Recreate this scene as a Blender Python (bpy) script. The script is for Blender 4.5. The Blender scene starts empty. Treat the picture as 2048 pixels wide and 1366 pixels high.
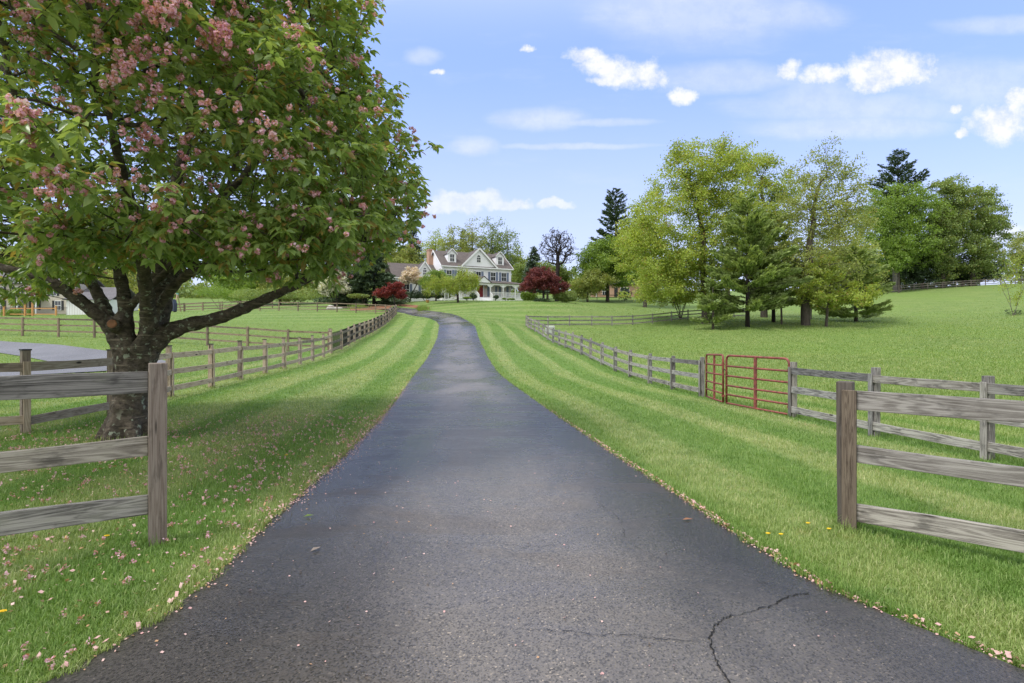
import bpy, math, random
import numpy as np
from mathutils import Vector, Matrix
random.seed(7); RNG = np.random.default_rng(7)
SC = bpy.context.scene; COL = SC.collection

# ------------------------------------------------------------------ camera
F = 1100.0; HZ = 672.0; CAMZ = 1.55          # focal length and horizon row of the 2048 px photograph
cd = bpy.data.cameras.new('camera'); cam = bpy.data.objects.new('camera', cd); COL.objects.link(cam)
cam.location = (0, 0, CAMZ); cam.rotation_euler = (math.radians(90), 0, 0)
cd.sensor_width = 36; cd.lens = 36*F/2048; cd.shift_y = -(683-HZ)/2048
cd.clip_start = 0.05; cd.clip_end = 3000
SC.camera = cam

# ------------------------------------------------------------------ sky and sun
SUN_EL, SUN_AZ = 56.0, 238.0      # azimuth clockwise from +Y (the view direction)
SC.view_settings.view_transform = 'Standard'; SC.view_settings.look = 'None'
SC.view_settings.exposure = 1.65; SC.view_settings.gamma = 1.0
world = bpy.data.worlds.new('World'); SC.world = world; world.use_nodes = True
class NT:
    def __init__(s, t): s.t = t; s.n = t.nodes; s.l = t.links
    def new(s, typ, **kw):
        n = s.n.new(typ)
        for k, v in kw.items():
            if k.startswith('i_'):
                key = k[2:]; key = int(key) if key.isdigit() else key.replace('_', ' ')
                s.put(n.inputs[key], v)
            else: setattr(n, k, v)
        return n
    def put(s, inp, v):
        if isinstance(v, bpy.types.NodeSocket): s.l.new(v, inp)
        else: inp.default_value = v
    def m(s, op, a, b=None, c=None, clamp=False):
        n = s.n.new('ShaderNodeMath'); n.operation = op; n.use_clamp = clamp
        s.put(n.inputs[0], a)
        if b is not None: s.put(n.inputs[1], b)
        if c is not None: s.put(n.inputs[2], c)
        return n.outputs[0]
    def mix(s, f, a, b, mode='MIX'):
        n = s.n.new('ShaderNodeMix'); n.data_type = 'RGBA'; n.blend_type = mode
        s.put(n.inputs[0], f); s.put(n.inputs[6], a); s.put(n.inputs[7], b)
        return n.outputs[2]
    def ss(s, x, lo, hi, a=0.0, b=1.0):
        n = s.n.new('ShaderNodeMapRange'); n.interpolation_type = 'SMOOTHSTEP'
        for i, v in enumerate((x, lo, hi, a, b)): s.put(n.inputs[i], v)
        return n.outputs[0]
    def noise(s, vec, scale, detail=4, rough=0.5, dist=0.0):
        n = s.n.new('ShaderNodeTexNoise'); s.put(n.inputs['Vector'], vec)
        n.inputs['Scale'].default_value = scale; n.inputs['Detail'].default_value = detail
        n.inputs['Roughness'].default_value = rough; n.inputs['Distortion'].default_value = dist
        return n.outputs[0]
    def mapv(s, vec, scale=(1, 1, 1), loc=(0, 0, 0)):
        n = s.n.new('ShaderNodeMapping'); s.put(n.inputs[0], vec)
        s.put(n.inputs['Location'], loc); s.put(n.inputs['Scale'], scale)
        return n.outputs[0]
    def ramp(s, f, stops):
        n = s.n.new('ShaderNodeValToRGB'); s.put(n.inputs[0], f); e = n.color_ramp.elements
        while len(e) < len(stops): e.new(0.5)
        for k, (p, c) in enumerate(stops): e[k].position = p; e[k].color = (*c, 1) if len(c) == 3 else c
        return n.outputs[0]

def build_world():
    t = NT(world.node_tree); t.n.clear()
    sky = t.new('ShaderNodeTexSky'); sky.sky_type = 'NISHITA'; sky.sun_disc = False
    sky.sun_elevation = math.radians(SUN_EL); sky.sun_rotation = math.radians(SUN_AZ)
    sky.air_density = 1.0; sky.dust_density = 1.2; sky.ozone_density = 2.0; sky.altitude = 100
    tc = t.new('ShaderNodeTexCoord'); sp = t.new('ShaderNodeSeparateXYZ'); t.l.new(tc.outputs['Generated'], sp.inputs[0])
    y = t.m('MAXIMUM', sp.outputs[1], 0.03)
    u = t.m('DIVIDE', sp.outputs[0], y); v = t.m('DIVIDE', sp.outputs[2], y)
    cb = t.new('ShaderNodeCombineXYZ'); t.put(cb.inputs[0], u); t.put(cb.inputs[1], v)
    n1 = t.noise(cb.outputs[0], 9, 5, 0.6); n2 = t.noise(t.mapv(cb.outputs[0], (1, 1, 1), (7, 3, 1)), 9, 5, 0.6)
    up = t.m('ADD', u, t.m('MULTIPLY', t.m('SUBTRACT', n1, 0.5), 0.10))
    vp = t.m('ADD', v, t.m('MULTIPLY', t.m('SUBTRACT', n2, 0.5), 0.075))
    fb = t.noise(cb.outputs[0], 22, 8, 0.66)
    def field(lst, uu, vv):
        acc = None
        for px, py, rx, ry in lst:
            a = t.m('DIVIDE', t.m('SUBTRACT', uu, (px-1024)/F), rx*1.3/F)
            b = t.m('DIVIDE', t.m('SUBTRACT', vv, (HZ-py)/F), ry*1.45/F)
            d = t.m('SUBTRACT', 1.0, t.m('ADD', t.m('MULTIPLY', a, a), t.m('MULTIPLY', b, b)))
            acc = d if acc is None else t.m('MAXIMUM', acc, d)
        return t.m('MAXIMUM', acc, -1.0)
    cum = [(1175, 108, 40, 14), (1205, 128, 44, 22), (1240, 145, 46, 24), (1290, 150, 44, 22), (1358, 188, 28, 17), (1056, 97, 8, 9),
           (1575, 132, 26, 16), (1652, 146, 40, 20), (1730, 150, 40, 18), (1790, 142, 92, 34), (1755, 165, 60, 20), (2005, 250, 78, 34),
           (2040, 205, 30, 24), (1915, 266, 14, 12), (2120, 240, 90, 40), (872, 142, 12, 7), (1910, 210, 14, 8), (1215, 160, 30, 10)]
    M = field(cum, up, vp)
    dens = t.ss(t.m('ADD', M, t.m('MULTIPLY', t.m('SUBTRACT', fb, 0.5), 2.3)), -0.05, 1.15)
    lo = [(940, 395, 60, 14), (1010, 408, 45, 10), (1110, 410, 34, 9), (900, 410, 50, 13), (700, 380, 120, 26), (1950, 470, 90, 20)]
    L = field(lo, up, vp)
    dl = t.m('MULTIPLY', t.ss(t.m('ADD', L, t.m('MULTIPLY', t.m('SUBTRACT', fb, 0.5), 1.2)), -0.1, 0.8), 0.62)
    wn = t.noise(t.mapv(cb.outputs[0], (3.0, 11.0, 1)), 1.8, 5, 0.6)
    wisp = [(1080, 236, 80, 17), (1200, 244, 90, 6), (1150, 292, 130, 5), (1640, 200, 95, 32), (1730, 215, 220, 22), (1960, 170, 150, 40),
            (1400, 20, 180, 60), (1560, 30, 120, 25), (1450, 155, 130, 24), (1700, 255, 160, 18), (2020, 50, 120, 14), (950, 292, 36, 14), (840, 110, 30, 14)]
    Wf = field(wisp, t.m('ADD', u, t.m('MULTIPLY', t.m('SUBTRACT', n1, 0.5), 0.06)), t.m('ADD', v, t.m('MULTIPLY', t.m('SUBTRACT', n2, 0.5), 0.02)))
    dw = t.m('MULTIPLY', t.ss(t.m('ADD', Wf, t.m('MULTIPLY', t.m('SUBTRACT', wn, 0.5), 1.1)), -0.45, 1.2), 0.36)
    dw = t.m('ADD', dw, t.m('MULTIPLY', t.ss(wn, 0.5, 0.8), 0.10))
    front = t.ss(sp.outputs[1], 0.05, 0.2)
    hy = t.ss(v, 0.02, 0.50, 0.72, 0.0)      # thin milky air low in the sky
    base = t.mix(0.6, t.mix(1.0, sky.outputs[0], (1.05, 0.86, 1.0, 1), 'MULTIPLY'), (0.88, 1.45, 3.05, 1))
    base = t.mix(t.m('MULTIPLY', hy, front), base, (2.08, 2.28, 2.85, 1))
    shade = t.ss(fb, 0.35, 0.62)
    cc = t.mix(shade, (2.3, 2.4, 2.7, 1), (2.85, 2.85, 2.95, 1))
    al = t.m('MAXIMUM', t.m('MAXIMUM', t.m('MULTIPLY', dens, 0.95), dl), dw)
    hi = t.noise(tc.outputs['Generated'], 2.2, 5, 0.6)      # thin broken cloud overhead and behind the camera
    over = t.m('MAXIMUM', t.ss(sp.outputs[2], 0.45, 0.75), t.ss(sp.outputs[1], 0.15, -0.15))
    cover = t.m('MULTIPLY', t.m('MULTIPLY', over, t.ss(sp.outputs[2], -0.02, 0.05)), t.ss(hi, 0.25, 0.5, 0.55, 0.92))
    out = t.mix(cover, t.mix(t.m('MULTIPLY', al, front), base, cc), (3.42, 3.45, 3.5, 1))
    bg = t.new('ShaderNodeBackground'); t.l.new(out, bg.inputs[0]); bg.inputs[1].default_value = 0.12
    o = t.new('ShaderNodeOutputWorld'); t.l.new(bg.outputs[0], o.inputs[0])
build_world()
sd = bpy.data.lights.new('sun', 'SUN'); so = bpy.data.objects.new('sun', sd); COL.objects.link(so)
sd.energy = 0.95; sd.angle = math.radians(16); sd.color = (1.0, 0.97, 0.93)
az, el = math.radians(SUN_AZ), math.radians(SUN_EL)
sdir = Vector((math.sin(az)*math.cos(el), math.cos(az)*math.cos(el), math.sin(el)))
so.rotation_euler = sdir.to_track_quat('Z', 'Y').to_euler(); so.location = (-30, -30, 60)

# ------------------------------------------------------------------ object helpers
def tag(o, label=None, cat=None, group=None, kind=None):
    if label: o['label'] = label
    if cat: o['category'] = cat
    if group: o['group'] = group
    if kind: o['kind'] = kind
    return o
def empty(name, loc, rz=0, **kw):
    o = bpy.data.objects.new(name, None); COL.objects.link(o); o.location = loc; o.rotation_euler = (0, 0, rz); o.empty_display_size = 0.3
    return tag(o, **kw)
def mesh_np(name, V, Fs, mat=None, parent=None, uv=None, smooth=False, loc=None):
    """V (n,3); Fs list of int arrays (k,m); uv (n,2) per vertex"""
    me = bpy.data.meshes.new(name); V = np.asarray(V, dtype=np.float32)
    Fs = [np.asarray(f, dtype=np.int32) for f in Fs if len(f)]
    tot = np.concatenate([np.full(len(f), f.shape[1], np.int32) for f in Fs]); li = np.concatenate([f.ravel() for f in Fs])
    me.vertices.add(len(V)); me.vertices.foreach_set('co', V.ravel())
    me.loops.add(len(li)); me.loops.foreach_set('vertex_index', li)
    me.polygons.add(len(tot)); st = np.concatenate([[0], np.cumsum(tot)[:-1]]).astype(np.int32)
    me.polygons.foreach_set('loop_start', st); me.polygons.foreach_set('loop_total', tot)
    if smooth: me.polygons.foreach_set('use_smooth', np.ones(len(tot), bool))
    if uv is not None:
        l = me.uv_layers.new(name='UVMap'); l.data.foreach_set('uv', np.asarray(uv, np.float32)[li].ravel())
    me.update(calc_edges=True)
    if mat: me.materials.append(mat)
    o = bpy.data.objects.new(name, me); COL.objects.link(o)
    if parent: o.parent = parent
    if loc is not None: o.location = loc
    return o
class MB:
    """collects boxes, boards and tubes, builds one mesh"""
    def __init__(s): s.v = []; s.f = []; s.uv = []
    def quad(s, pts, uvs=None):
        b = len(s.v); s.v += [tuple(p) for p in pts]; s.f.append(list(range(b, b+len(pts))))
        s.uv += list(uvs) if uvs else [(p[0]+p[1], p[2]) for p in pts]
        return s
    def box(s, x0, y0, z0, x1, y1, z1):
        P = [(x0,y0,z0),(x1,y0,z0),(x1,y1,z0),(x0,y1,z0),(x0,y0,z1),(x1,y0,z1),(x1,y1,z1),(x0,y1,z1)]
        for q in ((0,3,2,1),(4,5,6,7),(0,1,5,4),(1,2,6,5),(2,3,7,6),(3,0,4,7)): s.quad([P[i] for i in q])
        return s
    def beam(s, p0, p1, h, t, up=(0,0,1), seg=1, bow=0.0, jit=0.0, off=0.0):
        """board from p0 to p1 (centre line), height h along up, thickness t; shared rings so it can be bevelled"""
        p0 = Vector(p0); p1 = Vector(p1); d = (p1-p0); L = d.length; d.normalize(); up = Vector(up)
        sd_ = d.cross(up).normalized(); u2 = sd_.cross(d).normalized(); b = len(s.v)
        for i in range(seg+1):
            k = i/seg; c = p0 + (p1-p0)*k + u2*(-bow*4*k*(1-k)) + sd_*(jit*math.sin(k*5+L*7))
            hh = h*(1+0.04*math.sin(k*9+off*3)) if jit else h
            for a, e in ((-1,-1),(1,-1),(1,1),(-1,1)):
                s.v.append(tuple(c + sd_*(a*t/2) + u2*(e*hh/2))); s.uv.append((k*L+off, (e*h/2) + (0.3 if a > 0 else 0)))
        for i in range(seg):
            o = b+i*4
            for j in range(4): s.f.append([o+j, o+(j+1) % 4, o+4+(j+1) % 4, o+4+j])
        s.f.append([b+3, b+2, b+1, b]); e = b+seg*4; s.f.append([e, e+1, e+2, e+3])
        return s
    def tube(s, pts, r, n=8, cap=True):
        b = len(s.v); pts = [Vector(p) for p in pts]; rr = r if isinstance(r, (list, tuple)) else [r]*len(pts); acc = 0
        for i, p in enumerate(pts):
            d = (pts[min(i+1, len(pts)-1)]-pts[max(i-1, 0)]).normalized()
            if i: acc += (p-pts[i-1]).length
            a = d.orthogonal().normalized() if i == 0 else (a - d*a.dot(d)).normalized()
            c = d.cross(a)
            for k in range(n):
                q = 2*math.pi*k/n; s.v.append(tuple(p + (a*math.cos(q)+c*math.sin(q))*rr[i])); s.uv.append((acc, q*rr[i]))
        for i in range(len(pts)-1):
            for k in range(n):
                s.f.append([b+i*n+k, b+i*n+(k+1) % n, b+(i+1)*n+(k+1) % n, b+(i+1)*n+k])
        if cap:
            s.f.append([b+k for k in range(n)][::-1]); e = b+(len(pts)-1)*n; s.f.append([e+k for k in range(n)])
        return s
    def prism(s, poly, y0, y1):
        """poly in (x,z) extruded along y"""
        n = len(poly); b = len(s.v)
        for y in (y0, y1):
            for x, z in poly: s.v.append((x, y, z)); s.uv.append((x, z))
        s.f.append([b+i for i in range(n)]); s.f.append([b+n+i for i in range(n)][::-1])
        for i in range(n): j = (i+1) % n; s.f.append([b+j, b+i, b+n+i, b+n+j])
        return s
    def build(s, name, mat, parent=None, smooth=False, bevel=0, loc=None, **kw):
        me = bpy.data.meshes.new(name); me.from_pydata(s.v, [], s.f)
        l = me.uv_layers.new(name='UVMap'); li = np.empty(len(me.loops), np.int32); me.loops.foreach_get('vertex_index', li)
        l.data.foreach_set('uv', np.asarray(s.uv, np.float32)[li].ravel())
        me.materials.append(mat)
        if smooth: me.polygons.foreach_set('use_smooth', [True]*len(me.polygons))
        o = bpy.data.objects.new(name, me); COL.objects.link(o)
        if parent: o.parent = parent
        if loc is not None: o.location = loc
        if bevel: md = o.modifiers.new('bevel', 'BEVEL'); md.width = bevel; md.segments = 2; md.limit_method = 'ANGLE'
        return tag(o, **kw)

# ------------------------------------------------------------------ terrain heights
def W(px, py, d): return np.array([(px-1024)*d/F, d, CAMZ+(HZ-py)*d/F])
CP = [(0,-30,-.05),(0,0,0),(-2,2.6,0),(-2,3.5,0),(-2.05,5.2,0),(2.2,2.7,0),(1.85,3.5,0),(1.65,5.2,0),(1.2,8,0),(-2.3,8,0),(-2.9,14,0),(.5,14,0),(-9,0,0),(8,0,-.2),(25,0,-.4),(-25,0,.1),(-25,14,.1),(-7,4,.02),(0,5,0),(-.7,9.6,0),(-1.4,15,0.02),(30,22,-.1),(25,-30,-.3),(-25,-30,0),
      (-250,150,20),(-150,250,24),(0,300,26),(-60,180,15),(60,190,17),(150,260,22),(250,150,16),(250,0,2),(-250,0,4),(0,-200,0),(-11.4,90,7.35),(-.2,95,7.35),(-8,98,7.4),(-15,98,7.4),(-6,86,7.1),(-20,96,7.3)]
for a in [(315,1080,4.05),(50,870,8.7),(222,830,10.8),(255,877,8.4),(338,795,14.3),(421,776,16),(529,748,21.3),(599,729,26.4),(662,708,33),(719,681,41),(745,667,48),
          (771,650,57),(792,630,68),(495,697,33.5),(415,692,34.5),(189,675,37.5),(45,672,38.5),(751,626,70),(634,623,71),(558,622,72),(400,622,75),(100,628,100),(300,627,80),
          (100,745,22.5),(0,683,36),(1404,794,17.2),(1587,834,12.5),(1750,875,9.96),(1978,918,8.1),(1700,1068,4.54),(1301,768,22.2),(1205,733,29),(1146,702,36.9),(1106,683,46),
          (1055,654,60),(1265,651,66),(1411,648,62),(1611,651,60),(1800,750,24),(1900,690,42),(2000,652,58),(2048,568,112),(1900,577,112),(1780,589,110),(1900,622,80),(2048,612,80),
          (1700,628,85),(916,605,78),(1087,602,80),(1035,603,85),(917,740,23),(916,700,33.6),(914,650,50),(905,633,60),(797,615.5,76),(1150,606,95),(1290,618,90),(1230,594,125),
          (1900,577,140),(2200,560,140),(1640,600,115),(1450,606,110)]: CP.append(tuple(W(*a)))
CP = np.array(CP); _c = 6.0
def _phi(A, B): return np.sqrt(((A[:, None, :]-B[None, :, :])**2).sum(-1)+_c*_c)
_n = len(CP); _K = _phi(CP[:, :2], CP[:, :2]) - 0.05*np.eye(_n)*1.0
_P = np.c_[np.ones(_n), CP[:, :2]]
_A = np.block([[_K, _P], [_P.T, np.zeros((3, 3))]]); _w = np.linalg.solve(_A, np.r_[CP[:, 2], 0, 0, 0])
def Hn(X, Y):
    X = np.atleast_1d(np.asarray(X, float)); Y = np.atleast_1d(np.asarray(Y, float)); out = np.empty(X.size)
    q = np.c_[X.ravel(), Y.ravel()]
    for i in range(0, len(q), 40000):
        b = q[i:i+40000]; out[i:i+40000] = _phi(b, CP[:, :2])@_w[:_n] + _w[_n] + b@_w[_n+1:]
    return out.reshape(X.shape)
def H(x, y): return float(Hn([x], [y])[0])
def G(px, d): x = (px-1024)*d/F; return Vector((x, d, H(x, d)))     # ground point seen in column px at depth d

# drive edges
LE = np.array([(-14,-5.5),(-9,-2.6),(-4.6,-1.0),(-3.0,0.6),(-2.3,1.7),(-1.96,2.75),(-1.91,3.0),(-1.90,3.49),(-1.99,4.34),(-2.05,5.2),(-2.13,6.6),(-2.44,10.15),(-2.93,14.4),(-3.9,23),(-4.95,33.6),(-5.7,42),(-6.6,50)])
RE = np.array([(14,-5.5),(9,-2.6),(5.0,-1.0),(3.6,0.6),(2.9,1.7),(2.38,2.65),(1.93,3.4),(1.75,4.4),(1.64,5.3),(1.42,6.7),(0.95,10.15),(0.42,14.4),(-.6,23),(-1.65,33.6),(-2.5,42),(-3.36,50)])
def xl(Y): return np.interp(Y, LE[:, 1], LE[:, 0])
def xr(Y): return np.interp(Y, RE[:, 1], RE[:, 0])
BEND = [((-7.6,55),(-4.6,56)),((-8.7,58.5),(-5.6,60)),((-10,62),(-7.15,65)),((-11.9,66),(-9,68.5)),((-13.6,69.5),(-12,72.5)),((-16.6,73),(-15.9,76.5)),((-20,75),(-20,78.5)),((-26,76.5),(-26,80))]
def xc(Y): return np.where(Y < 50, (xl(Y)+xr(Y))/2, -4.98-0.115*(Y-50))

# ------------------------------------------------------------------ materials
def mat(name):
    m = bpy.data.materials.new(name); m.use_nodes = True; t = NT(m.node_tree)
    return m, t, t.n['Principled BSDF']
def plain(name, col, rough=0.7, var=0.12, scale=6, bump=0.0, metal=0.0):
    m, t, p = mat(name); tc = t.new('ShaderNodeTexCoord'); n = t.noise(tc.outputs['Object'], scale, 5, 0.6)
    c = t.ramp(n, [(0.3, tuple(x*(1-var) for x in col)), (0.7, tuple(min(1, x*(1+var)) for x in col))])
    t.l.new(c, p.inputs['Base Color']); p.inputs['Roughness'].default_value = rough; p.inputs['Metallic'].default_value = metal
    if bump:
        b = t.new('ShaderNodeBump'); b.inputs['Strength'].default_value = bump; t.l.new(t.noise(tc.outputs['Object'], scale*6, 5), b.inputs['Height']); t.l.new(b.outputs[0], p.inputs['Normal'])
    return m
def leafmat(name, cols, trans=0.35, rough=0.5, nscale=0.35, accent=None, acc=0.1, tcol=1.25):
    """per leaf colour variation plus broad natural variation through the crown"""
    m, t, p = mat(name); g = t.new('ShaderNodeNewGeometry'); tc = t.new('ShaderNodeTexCoord')
    n = t.noise(tc.outputs['Object'], nscale, 3, 0.55)
    f = t.m('ADD', t.m('MULTIPLY', g.outputs['Random Per Island'], 0.6), t.m('MULTIPLY', t.ss(n, 0.3, 0.7), 0.4))
    st = [(i/(len(cols)-1), c) for i, c in enumerate(cols)]
    c = t.ramp(f, st)
    if accent:
        r2 = t.m('FRACT', t.m('MULTIPLY', g.outputs['Random Per Island'], 37.0))
        c = t.mix(t.ss(r2, 1-acc-0.02, 1-acc+0.02), c, (*accent, 1))
    t.l.new(c, p.inputs['Base Color']); p.inputs['Roughness'].default_value = rough
    tr = t.new('ShaderNodeBsdfTranslucent'); t.l.new(t.mix(1.0, c, (tcol*1.05, tcol, tcol*0.5, 1), 'MULTIPLY'), tr.inputs[0])
    mx = t.new('ShaderNodeMixShader'); mx.inputs[0].default_value = trans
    t.l.new(p.outputs[0], mx.inputs[1]); t.l.new(tr.outputs[0], mx.inputs[2]); t.l.new(mx.outputs[0], t.n['Material Output'].inputs[0])
    return m
def lawn_color(t, uv, pos):
    """mown lawn: stripes beside the drive (uv.x = distance from its middle), dry and lush patches"""
    sp = t.new('ShaderNodeSeparateXYZ'); t.l.new(uv, sp.inputs[0]); u = sp.outputs[0]
    wob = t.noise(t.mapv(uv, (0.5, 0.12, 1)), 1.0, 3, 0.5)
    ph = t.m('ADD', u, t.m('MULTIPLY', t.m('SUBTRACT', wob, 0.5), 0.9))
    s1 = t.m('SINE', t.m('MULTIPLY', ph, 2*math.pi/2.05))
    s2 = t.m('SINE', t.m('MULTIPLY', ph, 2*math.pi/1.1))
    st = t.ss(t.m('ADD', s1, t.m('MULTIPLY', s2, 0.45)), -0.7, 0.8)
    au = t.m('ABSOLUTE', u); mk = t.m('MULTIPLY', t.ss(au, 13.0, 9.0), t.ss(au, 1.2, 2.6, 0.25, 1.0))
    n1 = t.noise(pos, 0.35, 4, 0.6); n2 = t.noise(pos, 2.6, 5, 0.65); n3 = t.noise(t.mapv(pos, (1, 1, 1), (9, 4, 0)), 0.10, 3, 0.5)
    c = t.ramp(n2, [(0.28, (0.116, 0.182, 0.046)), (0.5, (0.172, 0.246, 0.068)), (0.75, (0.240, 0.300, 0.105))])
    c = t.mix(t.m('MULTIPLY', t.ss(n1, 0.35, 0.7), 0.45), c, (0.24, 0.30, 0.09, 1))
    c = t.mix(t.m('MULTIPLY', t.ss(n3, 0.4, 0.65), 0.35), c, (0.17, 0.27, 0.055, 1))
    n5 = t.noise(pos, 1.1, 5, 0.7); c = t.mix(t.m('MULTIPLY', t.ss(n5, 0.58, 0.70), 0.45), c, (0.30, 0.29, 0.12, 1))
    c = t.mix(t.m('MULTIPLY', t.ss(n5, 0.40, 0.30), 0.5), c, (0.07, 0.155, 0.030, 1))
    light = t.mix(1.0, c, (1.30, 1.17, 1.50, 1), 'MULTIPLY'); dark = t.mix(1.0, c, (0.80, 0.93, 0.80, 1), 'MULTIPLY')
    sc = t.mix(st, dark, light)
    sq = t.new('ShaderNodeSeparateXYZ'); t.l.new(pos, sq.inputs[0]); py = sq.outputs[1]; px = sq.outputs[0]
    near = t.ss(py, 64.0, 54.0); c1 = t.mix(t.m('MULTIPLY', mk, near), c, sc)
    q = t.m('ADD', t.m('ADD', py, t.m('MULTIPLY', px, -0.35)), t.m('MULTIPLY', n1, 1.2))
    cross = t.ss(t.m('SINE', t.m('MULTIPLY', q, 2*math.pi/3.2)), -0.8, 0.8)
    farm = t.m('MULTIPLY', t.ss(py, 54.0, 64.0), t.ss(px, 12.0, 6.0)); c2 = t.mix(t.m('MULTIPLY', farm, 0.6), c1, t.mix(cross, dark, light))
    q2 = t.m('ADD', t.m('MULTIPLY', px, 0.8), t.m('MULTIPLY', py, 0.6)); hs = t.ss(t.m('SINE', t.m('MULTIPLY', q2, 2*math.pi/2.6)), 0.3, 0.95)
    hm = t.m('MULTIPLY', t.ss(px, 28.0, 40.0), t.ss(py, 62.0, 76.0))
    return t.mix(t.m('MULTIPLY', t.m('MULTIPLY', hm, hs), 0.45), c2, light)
def mk_lawn():
    m, t, p = mat('lawn'); tc = t.new('ShaderNodeTexCoord'); g = t.new('ShaderNodeNewGeometry')
    c = lawn_color(t, tc.outputs['UV'], g.outputs['Position'])
    f = t.noise(g.outputs['Position'], 14, 6, 0.75)
    c = t.mix(1.0, c, t.ramp(f, [(0.3, (0.62, 0.68, 0.6)), (0.7, (1.05, 1.06, 1.0))]), 'MULTIPLY')
    t.l.new(c, p.inputs['Base Color']); p.inputs['Roughness'].default_value = 0.85; p.inputs['Specular IOR Level'].default_value = 0.15
    b = t.new('ShaderNodeBump'); b.inputs['Strength'].default_value = 0.6; b.inputs['Distance'].default_value = 0.04; t.l.new(f, b.inputs['Height']); t.l.new(b.outputs[0], p.inputs['Normal'])
    return m
def mk_blade():
    m, t, p = mat('grass_blade'); tc = t.new('ShaderNodeTexCoord'); g = t.new('ShaderNodeNewGeometry')
    c = lawn_color(t, tc.outputs['UV'], g.outputs['Position']); r = g.outputs['Random Per Island']
    c = t.mix(1.0, c, t.ramp(r, [(0, (0.9, 1.0, 0.75)), (0.5, (1.3, 1.28, 1.2)), (0.88, (1.8, 1.6, 1.9)), (0.95, (2.3, 1.75, 2.8))]), 'MULTIPLY')
    t.l.new(c, p.inputs['Base Color']); p.inputs['Roughness'].default_value = 0.55; p.inputs['Specular IOR Level'].default_value = 0.3
    tr = t.new('ShaderNodeBsdfTranslucent'); t.l.new(t.mix(1.0, c, (1.2, 1.25, 0.7, 1), 'MULTIPLY'), tr.inputs[0])
    mx = t.new('ShaderNodeMixShader'); mx.inputs[0].default_value = 0.35
    t.l.new(p.outputs[0], mx.inputs[1]); t.l.new(tr.outputs[0], mx.inputs[2]); t.l.new(mx.outputs[0], t.n['Material Output'].inputs[0])
    return m
def mk_asphalt(name, lo, hi, wet=True):
    m, t, p = mat(name); g = t.new('ShaderNodeNewGeometry'); P = g.outputs['Position']
    n1 = t.noise(t.mapv(P, (1, 0.45, 1)), 0.55, 4, 0.55, 0.6); n2 = t.noise(P, 90, 3, 0.7); v = t.new('ShaderNodeTexVoronoi'); t.put(v.inputs['Vector'], P); v.inputs['Scale'].default_value = 110
    n3 = t.noise(t.mapv(P, (0.8, 2.2, 1), (4, 4, 0)), 0.9, 4, 0.6, 0.8)
    c = t.ramp(n1, [(0.30, lo), (0.72, hi)])
    if wet:
        tc = t.new('ShaderNodeTexCoord'); sx = t.new('ShaderNodeSeparateXYZ'); t.l.new(tc.outputs['UV'], sx.inputs[0]); n4 = t.noise(t.mapv(P, (1.0, 0.3, 1), (2, 7, 0)), 0.9, 4, 0.6)
        e = t.m('ABSOLUTE', t.m('SUBTRACT', sx.outputs[0], 0.52)); wear = t.ss(t.m('ADD', e, t.m('MULTIPLY', t.m('SUBTRACT', n4, 0.5), 0.35)), 0.42, 0.12)
        c = t.mix(1.0, c, t.mix(wear, (0.48, 0.48, 0.50, 1), (1.35, 1.32, 1.28, 1)), 'MULTIPLY')
    c = t.mix(1.0, c, t.ramp(v.outputs['Color'], [(0.12, (0.35, 0.35, 0.35)), (0.5, (0.95, 0.95, 0.95)), (0.85, (1.15, 1.13, 1.1)), (0.96, (2.4, 2.25, 2.0))]), 'MULTIPLY')
    c = t.mix(t.m('MULTIPLY', t.ss(n3, 0.55, 0.75), 0.35 if wet else 0.1), c, (0.095, 0.072, 0.052, 1))
    t.l.new(c, p.inputs['Base Color'])
    ro = t.ss(t.m('ADD', n1, t.m('MULTIPLY', t.m('SUBTRACT', n3, 0.5), 0.7)), 0.38, 0.62, 0.17, 0.42) if wet else 0.7
    t.put(p.inputs['Roughness'], ro); p.inputs['Specular IOR Level'].default_value = 0.5
    b = t.new('ShaderNodeBump'); b.inputs['Strength'].default_value = 0.32; b.inputs['Distance'].default_value = 0.005
    t.l.new(t.m('ADD', v.outputs['Distance'], t.m('MULTIPLY', n2, 0.5)), b.inputs['Height']); t.l.new(b.outputs[0], p.inputs['Normal'])
    return m
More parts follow.
